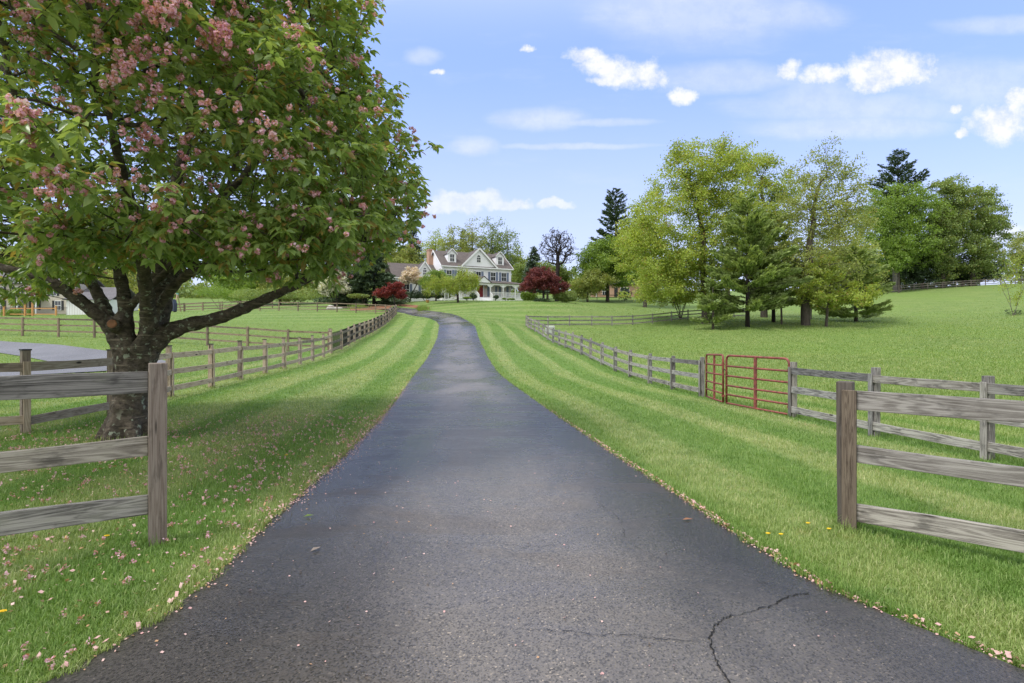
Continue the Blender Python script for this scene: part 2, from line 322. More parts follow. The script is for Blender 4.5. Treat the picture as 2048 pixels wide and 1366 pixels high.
def mk_wood(name, dk, md, lt, green=0.25, ring=1.0, warm=(0.22, 0.17, 0.12), wamt=0.22):
    """weathered board: grain along uv.x, cathedral rings, knots, algae"""
    m, t, p = mat(name); tc = t.new('ShaderNodeTexCoord'); oi = t.new('ShaderNodeObjectInfo'); uv = tc.outputs['UV']
    off = t.new('ShaderNodeCombineXYZ'); t.put(off.inputs[0], t.m('MULTIPLY', oi.outputs['Random'], 37.0)); t.put(off.inputs[1], t.m('MULTIPLY', oi.outputs['Random'], 11.0))
    ad = t.new('ShaderNodeVectorMath'); ad.operation = 'ADD'; t.l.new(uv, ad.inputs[0]); t.l.new(off.outputs[0], ad.inputs[1]); q = ad.outputs[0]
    g1 = t.noise(t.mapv(q, (1.4, 130, 1)), 1.0, 6, 0.72)
    big = t.noise(t.mapv(q, (0.5, 6.5, 1)), 1.0, 2, 0.4)
    wv = t.m('SINE', t.m('ADD', t.m('MULTIPLY', big, 105.0*ring), t.m('MULTIPLY', g1, 3.0)))
    kn = t.new('ShaderNodeTexVoronoi'); t.put(kn.inputs['Vector'], t.mapv(q, (1.6, 5.5, 1))); kn.inputs['Scale'].default_value = 1.0
    kd = t.ss(kn.outputs['Distance'], 0.06, 0.15)
    st = t.noise(t.mapv(q, (2.6, 9, 1), (3, 5, 0)), 1.0, 5, 0.65)
    f = t.m('ADD', t.m('ADD', t.m('MULTIPLY', g1, 0.68), t.m('MULTIPLY', t.ss(wv, -0.6, 1.0), 0.20 if ring > 1 else 0.10)), t.m('MULTIPLY', st, 0.38))
    c = t.ramp(f, [(0.40, dk), (0.52, md), (0.66, lt)])
    c = t.mix(t.m('MULTIPLY', t.ss(st, 0.5, 0.68), green), c, (0.15, 0.165, 0.085, 1))
    c = t.mix(t.m('MULTIPLY', t.ss(oi.outputs['Random'], 0.2, 0.9), wamt), c, (*warm, 1))
    blotch = t.noise(t.mapv(q, (3.0, 7, 1), (8, 1, 0)), 1.0, 4, 0.7)
    c = t.mix(t.m('MULTIPLY', t.ss(blotch, 0.52, 0.68), 0.62), c, (*[x*0.8 for x in dk], 1))
    c = t.mix(t.m('MULTIPLY', t.ss(g1, 0.40, 0.33), 0.65), c, (0.04, 0.036, 0.032, 1))
    c = t.mix(1.0, c, t.ramp(t.m('FRACT', t.m('MULTIPLY', oi.outputs['Random'], 7.31)), [(0.0, (0.55, 0.55, 0.57)), (0.35, (0.95, 0.95, 0.95)), (1.0, (1.15, 1.12, 1.06))]), 'MULTIPLY')
    c = t.mix(kd, (0.035, 0.028, 0.022, 1), c)
    t.l.new(c, p.inputs['Base Color']); p.inputs['Roughness'].default_value = 0.8; p.inputs['Specular IOR Level'].default_value = 0.25
    b = t.new('ShaderNodeBump'); b.inputs['Strength'].default_value = 0.5; b.inputs['Distance'].default_value = 0.004
    t.l.new(t.m('ADD', g1, t.m('MULTIPLY', kd, 0.3)), b.inputs['Height']); t.l.new(b.outputs[0], p.inputs['Normal'])
    return m
def mk_bark(name, dk, lt, lich=None, scale=8, bands=False):
    m, t, p = mat(name); tc = t.new('ShaderNodeTexCoord'); P = tc.outputs['Object']
    n = t.noise(t.mapv(P, (1, 1, 0.35 if not bands else 1.6)), scale, 6, 0.7)
    c = t.ramp(n, [(0.32, dk), (0.68, lt)])
    h = n
    if bands:
        bn = t.noise(t.mapv(P, (2.2, 2.2, 26), (0, 0, 0)), 1.0, 3, 0.6, 0.4)
        c = t.mix(t.m('MULTIPLY', t.ss(bn, 0.60, 0.70), 0.75), c, (0.25, 0.21, 0.16, 1)); h = t.m('ADD', n, t.m('MULTIPLY', bn, 0.8))
    if lich:
        v = t.noise(t.mapv(P, (1, 1, 1), (5, 2, 7)), 11, 4, 0.6); v2 = t.noise(P, 1.6, 2)
        c = t.mix(t.m('MULTIPLY', t.ss(v, 0.57, 0.63), t.ss(v2, 0.35, 0.55)), c, (*lich, 1))
    t.l.new(c, p.inputs['Base Color']); p.inputs['Roughness'].default_value = 0.9; p.inputs['Specular IOR Level'].default_value = 0.2
    b = t.new('ShaderNodeBump'); b.inputs['Strength'].default_value = 0.9; b.inputs['Distance'].default_value = 0.02; t.l.new(h, b.inputs['Height']); t.l.new(b.outputs[0], p.inputs['Normal'])
    return m
def mk_glass(name='window_glass', col=(0.03, 0.035, 0.045)):
    m, t, p = mat(name); p.inputs['Base Color'].default_value = (*col, 1); p.inputs['Roughness'].default_value = 0.08; p.inputs['Specular IOR Level'].default_value = 0.8
    return m
def mk_siding(name, col, period=0.12):
    m, t, p = mat(name); tc = t.new('ShaderNodeTexCoord'); sp = t.new('ShaderNodeSeparateXYZ'); t.l.new(tc.outputs['Object'], sp.inputs[0])
    f = t.m('FRACT', t.m('DIVIDE', sp.outputs[2], period)); n = t.noise(tc.outputs['Object'], 0.8, 4)
    c = t.ramp(n, [(0.3, tuple(x*0.95 for x in col)), (0.7, col)]); t.l.new(c, p.inputs['Base Color']); p.inputs['Roughness'].default_value = 0.6
    b = t.new('ShaderNodeBump'); b.inputs['Strength'].default_value = 0.6; b.inputs['Distance'].default_value = 0.02; t.l.new(t.m('SUBTRACT', 1.0, f), b.inputs['Height']); t.l.new(b.outputs[0], p.inputs['Normal'])
    return m
def mk_brick(name):
    m, t, p = mat(name); tc = t.new('ShaderNodeTexCoord'); b = t.new('ShaderNodeTexBrick'); t.l.new(t.mapv(tc.outputs['UV'], (1, 1, 1)), b.inputs[0])
    b.inputs['Color1'].default_value = (0.48, 0.29, 0.20, 1); b.inputs['Color2'].default_value = (0.42, 0.23, 0.15, 1); b.inputs['Mortar'].default_value = (0.45, 0.38, 0.3, 1)
    b.inputs['Scale'].default_value = 4.5; b.inputs['Mortar Size'].default_value = 0.015
    t.l.new(b.outputs[0], p.inputs['Base Color']); p.inputs['Roughness'].default_value = 0.85
    return m
def mk_roof(name, a, b_):
    m, t, p = mat(name); tc = t.new('ShaderNodeTexCoord'); v = t.new('ShaderNodeTexVoronoi'); t.put(v.inputs['Vector'], t.mapv(tc.outputs['Object'], (3, 3, 6))); v.inputs['Scale'].default_value = 1.6
    c = t.ramp(v.outputs['Color'], [(0.1, a), (0.9, b_)]); c = t.mix(0.3, c, t.ramp(t.noise(tc.outputs['Object'], 0.7, 4), [(0.3, a), (0.7, b_)])); t.l.new(c, p.inputs['Base Color']); p.inputs['Roughness'].default_value = 0.9
    return m
M = {}
M['lawn'] = mk_lawn(); M['blade'] = mk_blade()
M['asphalt'] = mk_asphalt('asphalt', (0.060, 0.054, 0.048), (0.162, 0.147, 0.130)); M['asphalt_grey'] = mk_asphalt('pale_asphalt', (0.15, 0.15, 0.155), (0.21, 0.21, 0.22), False)
M['crack'] = plain('crack_shadow', (0.008, 0.008, 0.008), 0.95); M['mulch'] = plain('bark_mulch', (0.22, 0.10, 0.05), 0.95, 0.35, 9, 0.8)
M['wood_grey'] = mk_wood('grey_wood', (0.055, 0.052, 0.050), (0.205, 0.196, 0.186), (0.44, 0.425, 0.40), 0.10)
M['wood_moss'] = mk_wood('mossy_grey_wood', (0.060, 0.056, 0.050), (0.215, 0.203, 0.18), (0.45, 0.425, 0.38), 0.30)
M['wood_tan'] = mk_wood('tan_weathered_wood', (0.16, 0.125, 0.095), (0.37, 0.295, 0.23), (0.54, 0.455, 0.37), 0.12)
M['wood_brown'] = mk_wood('brown_wood', (0.060, 0.042, 0.030), (0.165, 0.125, 0.09), (0.30, 0.24, 0.175), 0.05, 1.5)
M['wood_dark'] = mk_wood('dark_wood', (0.06, 0.052, 0.045), (0.14, 0.122, 0.105), (0.24, 0.215, 0.19), 0.1)
M['cap'] = plain('black_post_cap', (0.025, 0.025, 0.03), 0.5); M['wire'] = plain('black_wire', (0.02, 0.02, 0.02), 0.5)
M['red'] = plain('red_gate_paint', (0.23, 0.060, 0.045), 0.6, 0.5, 9, 0.25)
M['cherry_bark'] = mk_bark('cherry_bark', (0.035, 0.029, 0.024), (0.155, 0.128, 0.098), (0.30, 0.33, 0.25), 12, True)
M['bark'] = mk_bark('bark', (0.045, 0.037, 0.03), (0.13, 0.11, 0.09)); M['bark_grey'] = mk_bark('grey_bark', (0.10, 0.09, 0.08), (0.25, 0.23, 0.20)); M['bark_dark'] = mk_bark('dark_bark', (0.018, 0.014, 0.013), (0.055, 0.045, 0.042))
M['cutwood'] = plain('cut_wood', (0.30, 0.14, 0.07), 0.8, 0.3, 20)
M['cherry_leaf'] = leafmat('cherry_leaf', [(0.14, 0.23, 0.065), (0.26, 0.37, 0.11), (0.42, 0.52, 0.19)], 0.46, 0.30, 0.6, (0.36, 0.27, 0.08), 0.09)
M['blossom'] = leafmat('cherry_blossom', [(0.60, 0.24, 0.34), (0.78, 0.45, 0.55), (0.88, 0.70, 0.77)], 0.35, 0.6, 2.0, (0.50, 0.26, 0.16), 0.25, 1.0)
M['petal'] = leafmat('fallen_petal', [(0.58, 0.31, 0.30), (0.68, 0.43, 0.40), (0.74, 0.55, 0.49)], 0.15, 0.7, 1.0, (0.55, 0.33, 0.18), 0.30, 1.0)
M['yellowgreen'] = leafmat('yellow_green_leaf', [(0.19, 0.26, 0.045), (0.34, 0.43, 0.075), (0.50, 0.56, 0.13)], 0.45, 0.55, 0.25, (0.36, 0.27, 0.07), 0.06)
M['olive'] = leafmat('olive_leaf', [(0.18, 0.225, 0.065), (0.30, 0.355, 0.10), (0.44, 0.48, 0.16)], 0.45, 0.55, 0.25, (0.34, 0.27, 0.07), 0.04)
M['fresh'] = leafmat('fresh_green_leaf', [(0.12, 0.20, 0.035), (0.20, 0.31, 0.05), (0.31, 0.42, 0.09)], 0.42, 0.5, 0.25)
M['midgreen'] = leafmat('mid_green_leaf', [(0.13, 0.19, 0.055), (0.22, 0.305, 0.085), (0.36, 0.45, 0.14)], 0.38, 0.5, 0.25, (0.22, 0.22, 0.05), 0.12)
M['pine'] = leafmat('pine_needle', [(0.14, 0.20, 0.06), (0.245, 0.33, 0.095), (0.38, 0.47, 0.15)], 0.32, 0.6, 0.3)
M['spruce'] = leafmat('spruce_needle', [(0.035, 0.060, 0.028), (0.06, 0.10, 0.042), (0.10, 0.155, 0.065)], 0.15, 0.6, 0.3)
M['bluespruce'] = leafmat('blue_spruce_needle', [(0.045, 0.075, 0.045), (0.08, 0.125, 0.07), (0.12, 0.18, 0.10)], 0.15, 0.6, 0.3)
M['redleaf'] = leafmat('red_maple_leaf', [(0.10, 0.014, 0.016), (0.21, 0.032, 0.03), (0.33, 0.07, 0.05)], 0.35, 0.5, 0.8)
M['purpleleaf'] = leafmat('dark_red_maple_leaf', [(0.09, 0.022, 0.026), (0.18, 0.042, 0.044), (0.28, 0.08, 0.07)], 0.3, 0.5, 0.6)
M['white'] = leafmat('white_blossom', [(0.55, 0.55, 0.40), (0.75, 0.73, 0.6), (0.85, 0.84, 0.75)], 0.3, 0.6, 1.0, (0.2, 0.28, 0.08), 0.15, 0.9)
M['cream'] = leafmat('cream_pink_blossom', [(0.65, 0.50, 0.38), (0.80, 0.68, 0.55), (0.87, 0.80, 0.7)], 0.3, 0.6, 1.0, None, 0.1, 0.9)
M['darkleaf'] = leafmat('dark_bud', [(0.03, 0.026, 0.02), (0.055, 0.045, 0.03)], 0.1, 0.7, 1.0)
M['dandelion'] = plain('dandelion_yellow', (0.85, 0.62, 0.02), 0.6)
M['white_wall'] = mk_siding('white_siding', (0.86, 0.86, 0.87)); M['trim'] = plain('white_trim', (0.80, 0.80, 0.80), 0.5, 0.04); M['beige_wall'] = mk_siding('beige_siding', (0.47, 0.42, 0.35))
M['roof'] = mk_roof('brown_shingle', (0.080, 0.066, 0.060), (0.135, 0.112, 0.102)); M['roof_grey'] = mk_roof('grey_shingle', (0.10, 0.095, 0.10), (0.17, 0.16, 0.165))
M['shutter'] = plain('blue_grey_shutter', (0.17, 0.21, 0.30), 0.5); M['shutter_black'] = plain('black_shutter', (0.02, 0.02, 0.025), 0.5); M['glass'] = mk_glass()
M['door_red'] = plain('red_door', (0.24, 0.015, 0.025), 0.4); M['brick'] = mk_brick('brick'); M['porchwall'] = mk_siding('porch_wall', (0.66, 0.60, 0.58))
M['cedar'] = plain('orange_cedar', (0.52, 0.26, 0.09), 0.7, 0.2); M['playwood'] = plain('play_set_wood', (0.42, 0.30, 0.2), 0.7, 0.2)
M['yellow'] = plain('yellow_plastic', (0.75, 0.72, 0.03), 0.4); M['navy'] = plain('dark_blue_cloth', (0.04, 0.05, 0.09), 0.7); M['teal'] = plain('teal_bracket', (0.08, 0.35, 0.33), 0.5)
M['stone'] = plain('pale_stone', (0.40, 0.37, 0.33), 0.9, 0.25, 4, 0.6); M['box_grey'] = plain('pale_grey_plastic', (0.42, 0.45, 0.40), 0.6); M['lamp'] = plain('lamp_brass', (0.6, 0.4, 0.15), 0.4)

# ------------------------------------------------------------------ ground, drives
def build_ground():
    ys = [-120, -60, -30]; y = -20.0
    while y < 700: ys.append(y); y += max(0.45, 0.012*abs(y)+0.35)
    ys = np.array(ys); tt = np.concatenate([-np.linspace(3.6, 1.3, 22)[:-1], np.linspace(-1.3, 1.3, 181), np.linspace(1.3, 3.6, 22)[1:]])
    Yg = np.repeat(ys[:, None], len(tt), 1); Xg = tt[None, :]*(np.maximum(Yg, -10)+22)*1.0
    Zg = Hn(Xg, Yg); V = np.stack([Xg, Yg, Zg], -1).reshape(-1, 3); n, m = Yg.shape
    idx = np.arange(n*m).reshape(n, m); Fq = np.stack([idx[:-1, :-1], idx[:-1, 1:], idx[1:, 1:], idx[1:, :-1]], -1).reshape(-1, 4)
    uv = np.c_[V[:, 0]-xc(V[:, 1]), V[:, 1]]
    tag(mesh_np('lawn_ground', V, [Fq], M['lawn'], uv=uv, smooth=True), kind='structure', label='mown green lawn and pasture rising to the house', cat='lawn')
build_ground()
def strip(name, Ls, Rs, m, dz, ncr=7, kind='structure', label=None, cat=None):
    """sheet between two edge polylines, densified"""
    Ls = np.array(Ls, float); Rs = np.array(Rs, float); L2 = []; R2 = []
    for i in range(len(Ls)-1):
        k = max(1, int(np.linalg.norm(Rs[i+1]-Rs[i])/0.6))
        for j in range(k): a = j/k; L2.append(Ls[i]*(1-a)+Ls[i+1]*a); R2.append(Rs[i]*(1-a)+Rs[i+1]*a)
    L2.append(Ls[-1]); R2.append(Rs[-1]); L2 = np.array(L2); R2 = np.array(R2)
    r = np.random.default_rng(3); j = np.convolve(r.normal(0, 1, len(L2)+4), np.ones(5)/5, 'valid')*0.03; L2[:, 0] += j; R2[:, 0] -= j[::-1]
    k = np.linspace(0, 1, ncr)[None, :, None]; P = L2[:, None, :]*(1-k)+R2[:, None, :]*k
    Z = Hn(P[..., 0], P[..., 1])+dz*np.interp(np.linspace(0, 1, ncr), [0, 0.02, 0.98, 1], [1, 1, 1, 1])[None, :]
    V = np.concatenate([P, Z[..., None]], -1).reshape(-1, 3); n, m_ = Z.shape; idx = np.arange(n*m_).reshape(n, m_); uv = np.stack([np.tile(np.linspace(0, 1, ncr), n), V[:, 1]], -1)
    Fq = np.stack([idx[:-1, :-1], idx[:-1, 1:], idx[1:, 1:], idx[1:, :-1]], -1).reshape(-1, 4)
    return tag(mesh_np(name, V, [Fq], m, smooth=True, uv=uv), kind=kind, label=label, cat=cat)
yy = np.concatenate([np.linspace(-5.5, 4, 20), np.linspace(4.5, 50, 40)])
Ls = [(xl(a), a) for a in yy]+[b[0] for b in BEND]; Rs = [(xr(a), a) for a in yy]+[b[1] for b in BEND]
strip('driveway', Ls, Rs, M['asphalt'], 0.012, ncr=15, label='dark damp asphalt driveway curving up to the house', cat='driveway')
strip('street', [(-60, -12), (60, -12)], [(-60, -5.5), (60, -5.5)], M['asphalt'], 0.014, label='asphalt street behind the drive entrance', cat='street')
# neighbour's pale drive behind the left fence: far edge and near edge (column, depth)
def gp(px, d): return ((px-1024)*d/F, d)
fe = [gp(-420, 38), gp(-200, 37), gp(0, 36), gp(120, 33.5), gp(230, 30.5), gp(300, 28.5), gp(345, 26.6)]
ne = [gp(-420, 29), gp(-200, 29), gp(0, 29.5), gp(62, 27.5), gp(122, 25.3), gp(210, 24.5), gp(345, 24.8)]
strip('neighbour_drive', ne, fe, M['asphalt_grey'], 0.03, label='pale grey drive of the neighbour behind the left fence', cat='driveway')
ne2 = [gp(-420, 20), gp(0, 20.5), gp(60, 21.2), gp(150, 22.2), gp(240, 23.3), gp(345, 24.6)]; fe2 = [gp(-420, 23), gp(0, 24), gp(60, 25), gp(140, 25.4), gp(230, 24.8), gp(345, 25.0)]
strip('neighbour_drive_branch', ne2, fe2, M['asphalt_grey'], 0.045, label='near arm of the pale neighbour drive round a grass patch', cat='driveway')
# cracks in the asphalt
def crack(pts, w, label):
    P = [(px, py) for px, py in pts]; out = []; r = random.Random(5)
    for i in range(len(P)-1):
        n = 9
        for j in range(n):
            k = j/n; px = P[i][0]*(1-k)+P[i+1][0]*k + r.uniform(-3, 3); py = P[i][1]*(1-k)+P[i+1][1]*k + r.uniform(-2.5, 2.5)
            d = CAMZ*F/(py-HZ); out.append(((px-1024)*d/F, d))
    V = []; Fq = []
    for i, (x, y) in enumerate(out):
        a = out[max(i-1, 0)]; b = out[min(i+1, len(out)-1)]; dx, dy = b[0]-a[0], b[1]-a[1]; L = math.hypot(dx, dy)+1e-9; ww = w*r.uniform(0.3, 1.5)*(0.3 if i in (0, len(out)-1) else 1)
        for s in (-1, 1): X = x-dy/L*ww*s; Y = y+dx/L*ww*s; V.append((X, Y, H(X, Y)+0.0165))
        if i: Fq.append((2*i-2, 2*i, 2*i+1, 2*i-1))
    tag(mesh_np('asphalt_crack', V, [np.array(Fq)], M['crack']), kind='structure', label=label, cat='crack')
crack([(1618, 1185), (1575, 1197), (1540, 1215), (1495, 1232), (1450, 1240), (1432, 1256), (1420, 1282), (1425, 1310), (1440, 1345), (1456, 1366), (1470, 1400)], 0.0035, 'jagged crack running down to the bottom of the drive')
crack([(1048, 1268), (1120, 1272), (1200, 1278), (1260, 1280), (1330, 1286), (1412, 1291)], 0.0018, 'thin sideways crack joining the jagged one')
crack([(820, 1090), (900, 1098), (960, 1090), (1050, 1100), (1130, 1096)], 0.0011, 'faint sideways hairline crack across the middle of the drive')
crack([(1200, 1010), (1240, 1040), (1250, 1075), (1290, 1110), (1340, 1130)], 0.0011, 'faint wandering hairline crack at the right middle of the drive')
crack([(1515, 1165), (1540, 1172), (1590, 1180)], 0.0013, 'hairline crack beside the upper end of the jagged one')

# ------------------------------------------------------------------ grass blades, petals
def road_mask(X, Y, m=0.0): return (X > xl(Y)-m) & (X < xr(Y)+m) & (Y < 50)
def bend_mask(X, Y):
    l = np.interp(Y, [50, 55, 58.5, 62, 66, 69.5, 73, 75, 76.5], [-6.6, -7.6, -8.7, -10, -11.9, -13.6, -16.6, -20, -26]); rr = np.interp(Y, [50, 56, 60, 65, 68.5, 72.5, 76.5, 78.5, 80], [-3.36, -4.6, -5.6, -7.15, -9, -12, -15.9, -20, -26])
    return (Y >= 50) & (Y < 80) & (X > l) & (X < rr)
def neigh_mask(X, Y):
    px = 1024+X*F/np.maximum(Y, 1); f = np.array([(a[0]*F/a[1]+1024, a[1]) for a in fe]); n = np.array([(a[0]*F/a[1]+1024, a[1]) for a in ne])
    f2 = np.array([(a[0]*F/a[1]+1024, a[1]) for a in fe2]); n2 = np.array([(a[0]*F/a[1]+1024, a[1]) for a in ne2])
    return (px < 345) & (((Y < np.interp(px, f[:, 0], f[:, 1])) & (Y > np.interp(px, n[:, 0], n[:, 1]))) | ((Y < np.interp(px, f2[:, 0], f2[:, 1])) & (Y > np.interp(px, n2[:, 0], n2[:, 1]))))
def blades(n, y0, y1, hmin, hmax, w, wide=1.02):
    # areal density falls smoothly with distance; blades widen to keep cover
    Y = y0*(y1/y0)**RNG.uniform(0, 1, n); Y = Y[RNG.uniform(0, 1, n) < np.clip((y1-Y)/(y1*0.45), 0, 1)]; n = len(Y)
    X = RNG.uniform(-wide, wide, n)*Y + RNG.normal(0, 0.2, n)
    e = 0.02; k = ~road_mask(X, Y, -0.02-0.035*np.sin(Y*9.0+X)*np.sin(Y*23.0)-0.02*RNG.random(n)) & ~neigh_mask(X, Y) & ~bend_mask(X, Y); X = X[k]; Y = Y[k]; n = len(X)
    Z = Hn(X, Y); h = RNG.uniform(hmin, hmax, n); a = RNG.uniform(0, 2*np.pi, n); lean = RNG.uniform(0.15, 0.95, n)
    cl = 0.75+0.5*np.sin(X*5.1+1.3*np.sin(Y*4.3))*np.sin(Y*4.7+1.1*np.sin(X*3.9)); h = h*(0.72+0.45*cl)
    h = h*np.where(X > np.interp(Y, [3.3, 5.7, 8.1, 12.5, 17, 27, 40, 60], [8.2, 7.6, 7.1, 6.5, 6.0, 5.2, 3.9, 1.7]), 1.9, 1.0)
    dr = np.where(np.minimum(abs(X-xl(Y)), abs(X-xr(Y))) < 0.16, 1.15, 1.0); h *= dr
    ww = w*RNG.uniform(0.6, 1.3, n)*np.maximum(1.0, Y/6.0)
    dx, dy = np.cos(a), np.sin(a); sx, sy = -dy, dx
    b = np.stack([X, Y, Z-0.004], -1); S = np.stack([sx*ww/2, sy*ww/2, 0*ww], -1)
    mid = b+np.stack([dx*lean*h*0.30, dy*lean*h*0.30, h*0.6], -1); tip = b+np.stack([dx*lean*h*0.95, dy*lean*h*0.95, h*(1.0-0.28*lean)], -1)
    V = np.stack([b-S, b+S, mid-S*0.8, mid+S*0.8, tip], 1).reshape(-1, 3); i = np.arange(n)[:, None]*5
    q = np.concatenate([i, i+1, i+3, i+2], 1); t3 = np.concatenate([i+2, i+3, i+4], 1)
    uv = np.repeat(np.stack([X-xc(Y), Y], -1), 5, 0)
    return V, q, t3, uv
parts = [blades(860000, 2.0, 95.0, 0.032, 0.062, 0.0044)]
Vs = []; Qs = []; Ts = []; Us = []; o_ = 0
for V, q, t3, uv in parts: Vs.append(V); Qs.append(q+o_); Ts.append(t3+o_); Us.append(uv); o_ += len(V)
tag(mesh_np('grass', np.concatenate(Vs), [np.concatenate(Qs), np.concatenate(Ts)], M['blade'], uv=np.concatenate(Us)), 'short mown grass blades either side of the drive', 'grass', kind='stuff')

def petals():
    X = []; Y = []
    def add(x, y): X.append(x); Y.append(y)
    r = RNG
    n = 9000; th = r.uniform(0, 2*np.pi, n); rr = (r.uniform(0, 1, n)**.55)*5.4; x = -3.8+rr*np.cos(th)*1.1; y = 6.0+rr*np.sin(th)*1.0; k = (x < xl(y)-0.03); add(x[k], y[k])
    n = 2300; y = 2.4+r.beta(1.6, 2.6, n)*17; add(xl(y)+r.normal(0.0, 0.035, n)+np.abs(r.normal(0, 0.02, n)), y)
    n = 700; y = r.uniform(5, 11, n); add(xl(y)+np.abs(r.normal(0, 0.09, n)), y)
    n = 1500; y = 2.2+r.beta(1.3, 2.5, n)*12; add(xr(y)+r.normal(0.0, 0.025, n), y)
    n = 420; y = 2.0+r.beta(1.2, 1.6, n)*11; f = r.beta(1.0, 1.9, n); add(xl(y)+f*(xr(y)-xl(y)), y)
    X = np.concatenate(X); Y = np.concatenate(Y); n = len(X); on = road_mask(X, Y, 0.0)
    Z = Hn(X, Y)+np.where(on, 0.018, r.uniform(0.012, 0.045, n)); s = r.uniform(0.007, 0.018, n)*np.where(on, .62, 1.0)
    Vv = []; Fq = []
    C = np.stack([X, Y, Z], -1); a = r.uniform(0, 6.28, n); tilt = np.where(on, 0.25, 0.8)*r.normal(0, 1, n)*s
    e1 = np.stack([np.cos(a)*s, np.sin(a)*s, tilt*0.5], -1); e2 = np.stack([-np.sin(a)*s*0.7, np.cos(a)*s*0.7, -tilt*0.3+s*0.3], -1)
    V = np.stack([C-e1, C-e2*0.9+e1*0.2, C+e1, C+e2], 1).reshape(-1, 3); i = np.arange(n)[:, None]*4
    tag(mesh_np('fallen_petals', V, [np.concatenate([i, i+1, i+2, i+3], 1)], M['petal']), 'pink petals fallen on the grass and along the drive edges', 'petals', kind='stuff')
    # whole fallen blossoms, fluffier
    n = 1300; th = r.uniform(0, 2*np.pi, n); rr = (r.uniform(0, 1, n)**.5)*4.6; x = -3.6+rr*np.cos(th)*1.1; y = 6.0+rr*np.sin(th); k = (x < xl(y)-0.03); x = x[k]; y = y[k]; z = Hn(x, y)+0.042
    base = np.stack([x, y, z], -1); m = 12; c = np.repeat(base, m, 0)+r.normal(0, 0.010, (len(x)*m, 3)); d1 = r.normal(0, 1, c.shape); d1 /= np.linalg.norm(d1, axis=1)[:, None]; d2 = np.cross(d1, r.normal(0, 1, c.shape)); d2 /= np.linalg.norm(d2, axis=1)[:, None]
    V = np.stack([c-d1*.009, c-d2*.007, c+d1*.009, c+d2*.007], 1).reshape(-1, 3); i = np.arange(len(c))[:, None]*4
    tag(mesh_np('fallen_blossoms', V, [np.concatenate([i, i+1, i+2, i+3], 1)], M['blossom']), 'whole pink blossoms fallen in the grass under the cherry', 'blossoms', kind='stuff')
petals()
def dandelion(px, py, label):
    d = (CAMZ)*F/(py-HZ); b = G(px, d); t = empty('dandelion', b, label=label, cat='flower', group='dandelions in the grass')
    MB().tube([(0, 0, 0), (0.003, 0, 0.03), (0, 0.002, 0.055)], 0.0022, 5).build('stem', M['fresh'], t)
    mb = MB()
    for k in range(26):
        a = k*2.4; r = 0.006+0.014*((k*0.618) % 1); dx, dy = math.cos(a), math.sin(a)
        mb.quad([(dx*0.002, dy*0.002, 0.055), (dx*r-dy*0.004, dy*r+dx*0.004, 0.063), (dx*r*1.25, dy*r*1.25, 0.060), (dx*r+dy*0.004, dy*r-dx*0.004, 0.063)])
    mb.build('flower_head', M['dandelion'], t)
for px, py, lb in [(212, 1092, 'yellow dandelion in petal strewn grass below the near left post'), (3, 1250, 'yellow dandelion at the left frame edge'), (1616, 1052, 'brighter dandelion left of the near right post'),
                   (1658, 1063, 'dandelion just left of the near right post foot'), (1536, 1077, 'dandelion nearest the drive on the right lawn'), (1562, 1078, 'dandelion between two others on the right lawn'),
                   (572, 920, 'yellow dandelion beyond the near left post near the drive edge')]:
    dandelion(px, py, lb)

# ------------------------------------------------------------------ fences
def fence(name, label, pts, Hh=1.28, rails=((1.07, .145), (0.65, .145), (0.22, .145)), side=1, psz=0.11, cap=False, batten=True, wood='wood_grey', post_wood=None, seg=5, bev=0.0, group=None, ends=True, seed=1, sag=0.0, t=0.028, zs=None, capm='cap', cat='fence'):
    r = random.Random(seed); P = []
    for i, p in enumerate(pts): P.append(Vector((p[0], p[1], H(p[0], p[1]) if zs is None else zs[i])))
    root = empty(name, P[0], label=label, cat=cat, group=group); o = P[0]; nrm = []
    for i in range(len(P)):
        d = (P[min(i+1, len(P)-1)]-P[max(i-1, 0)]); d.z = 0; d.normalize(); nrm.append(Vector((d.y, -d.x, 0))*side)
    pw = M[post_wood or wood]
    for i, p in enumerate(P):
        h = Hh+r.uniform(-.02, .03); tl = Vector((r.uniform(-.012, .012), r.uniform(-.012, .012), 0))
        MB().beam(p-o-Vector((0, 0, .25)), p-o+tl+Vector((0, 0, h)), psz, psz, up=nrm[i], off=r.uniform(0, 9)).build('post', pw, root, bevel=bev)
        if cap: MB().beam(p-o+tl+Vector((0, 0, h)), p-o+tl+Vector((0, 0, h+.022)), psz+.02, psz+.02, up=nrm[i]).build('post_cap', M[capm], root)
        if batten:
            c = p-o+nrm[i]*(psz/2+t+.014)
            MB().beam(c-Vector((0, 0, .12)), c+Vector((0, 0, rails[0][0]+rails[0][1]/2+.012)), 0.095, 0.022, up=nrm[i].cross(Vector((0, 0, 1))), off=r.uniform(0, 9)).build('batten', pw, root, bevel=bev)
    for i in range(len(P)-1):
        a, b = P[i], P[i+1]; d = (b-a).normalized()*0.004; n = (nrm[i]+nrm[i+1]).normalized()*(psz/2+t/2+.001)
        for (z, hh) in rails:
            j0, j1 = r.uniform(-.012, .012), r.uniform(-.012, .012)
            MB().beam(a-o+n+d+Vector((0, 0, z+j0)), b-o+n-d+Vector((0, 0, z+j1)), hh*r.uniform(.94, 1.03), t, seg=seg, bow=sag*r.uniform(-.3, 1), jit=.003, off=r.uniform(0, 50)).build('rail', M[wood if r.random() < .8 else (post_wood or wood)], root, bevel=bev)
    return root
def XY(px, d): return ((px-1024)*d/F, d)
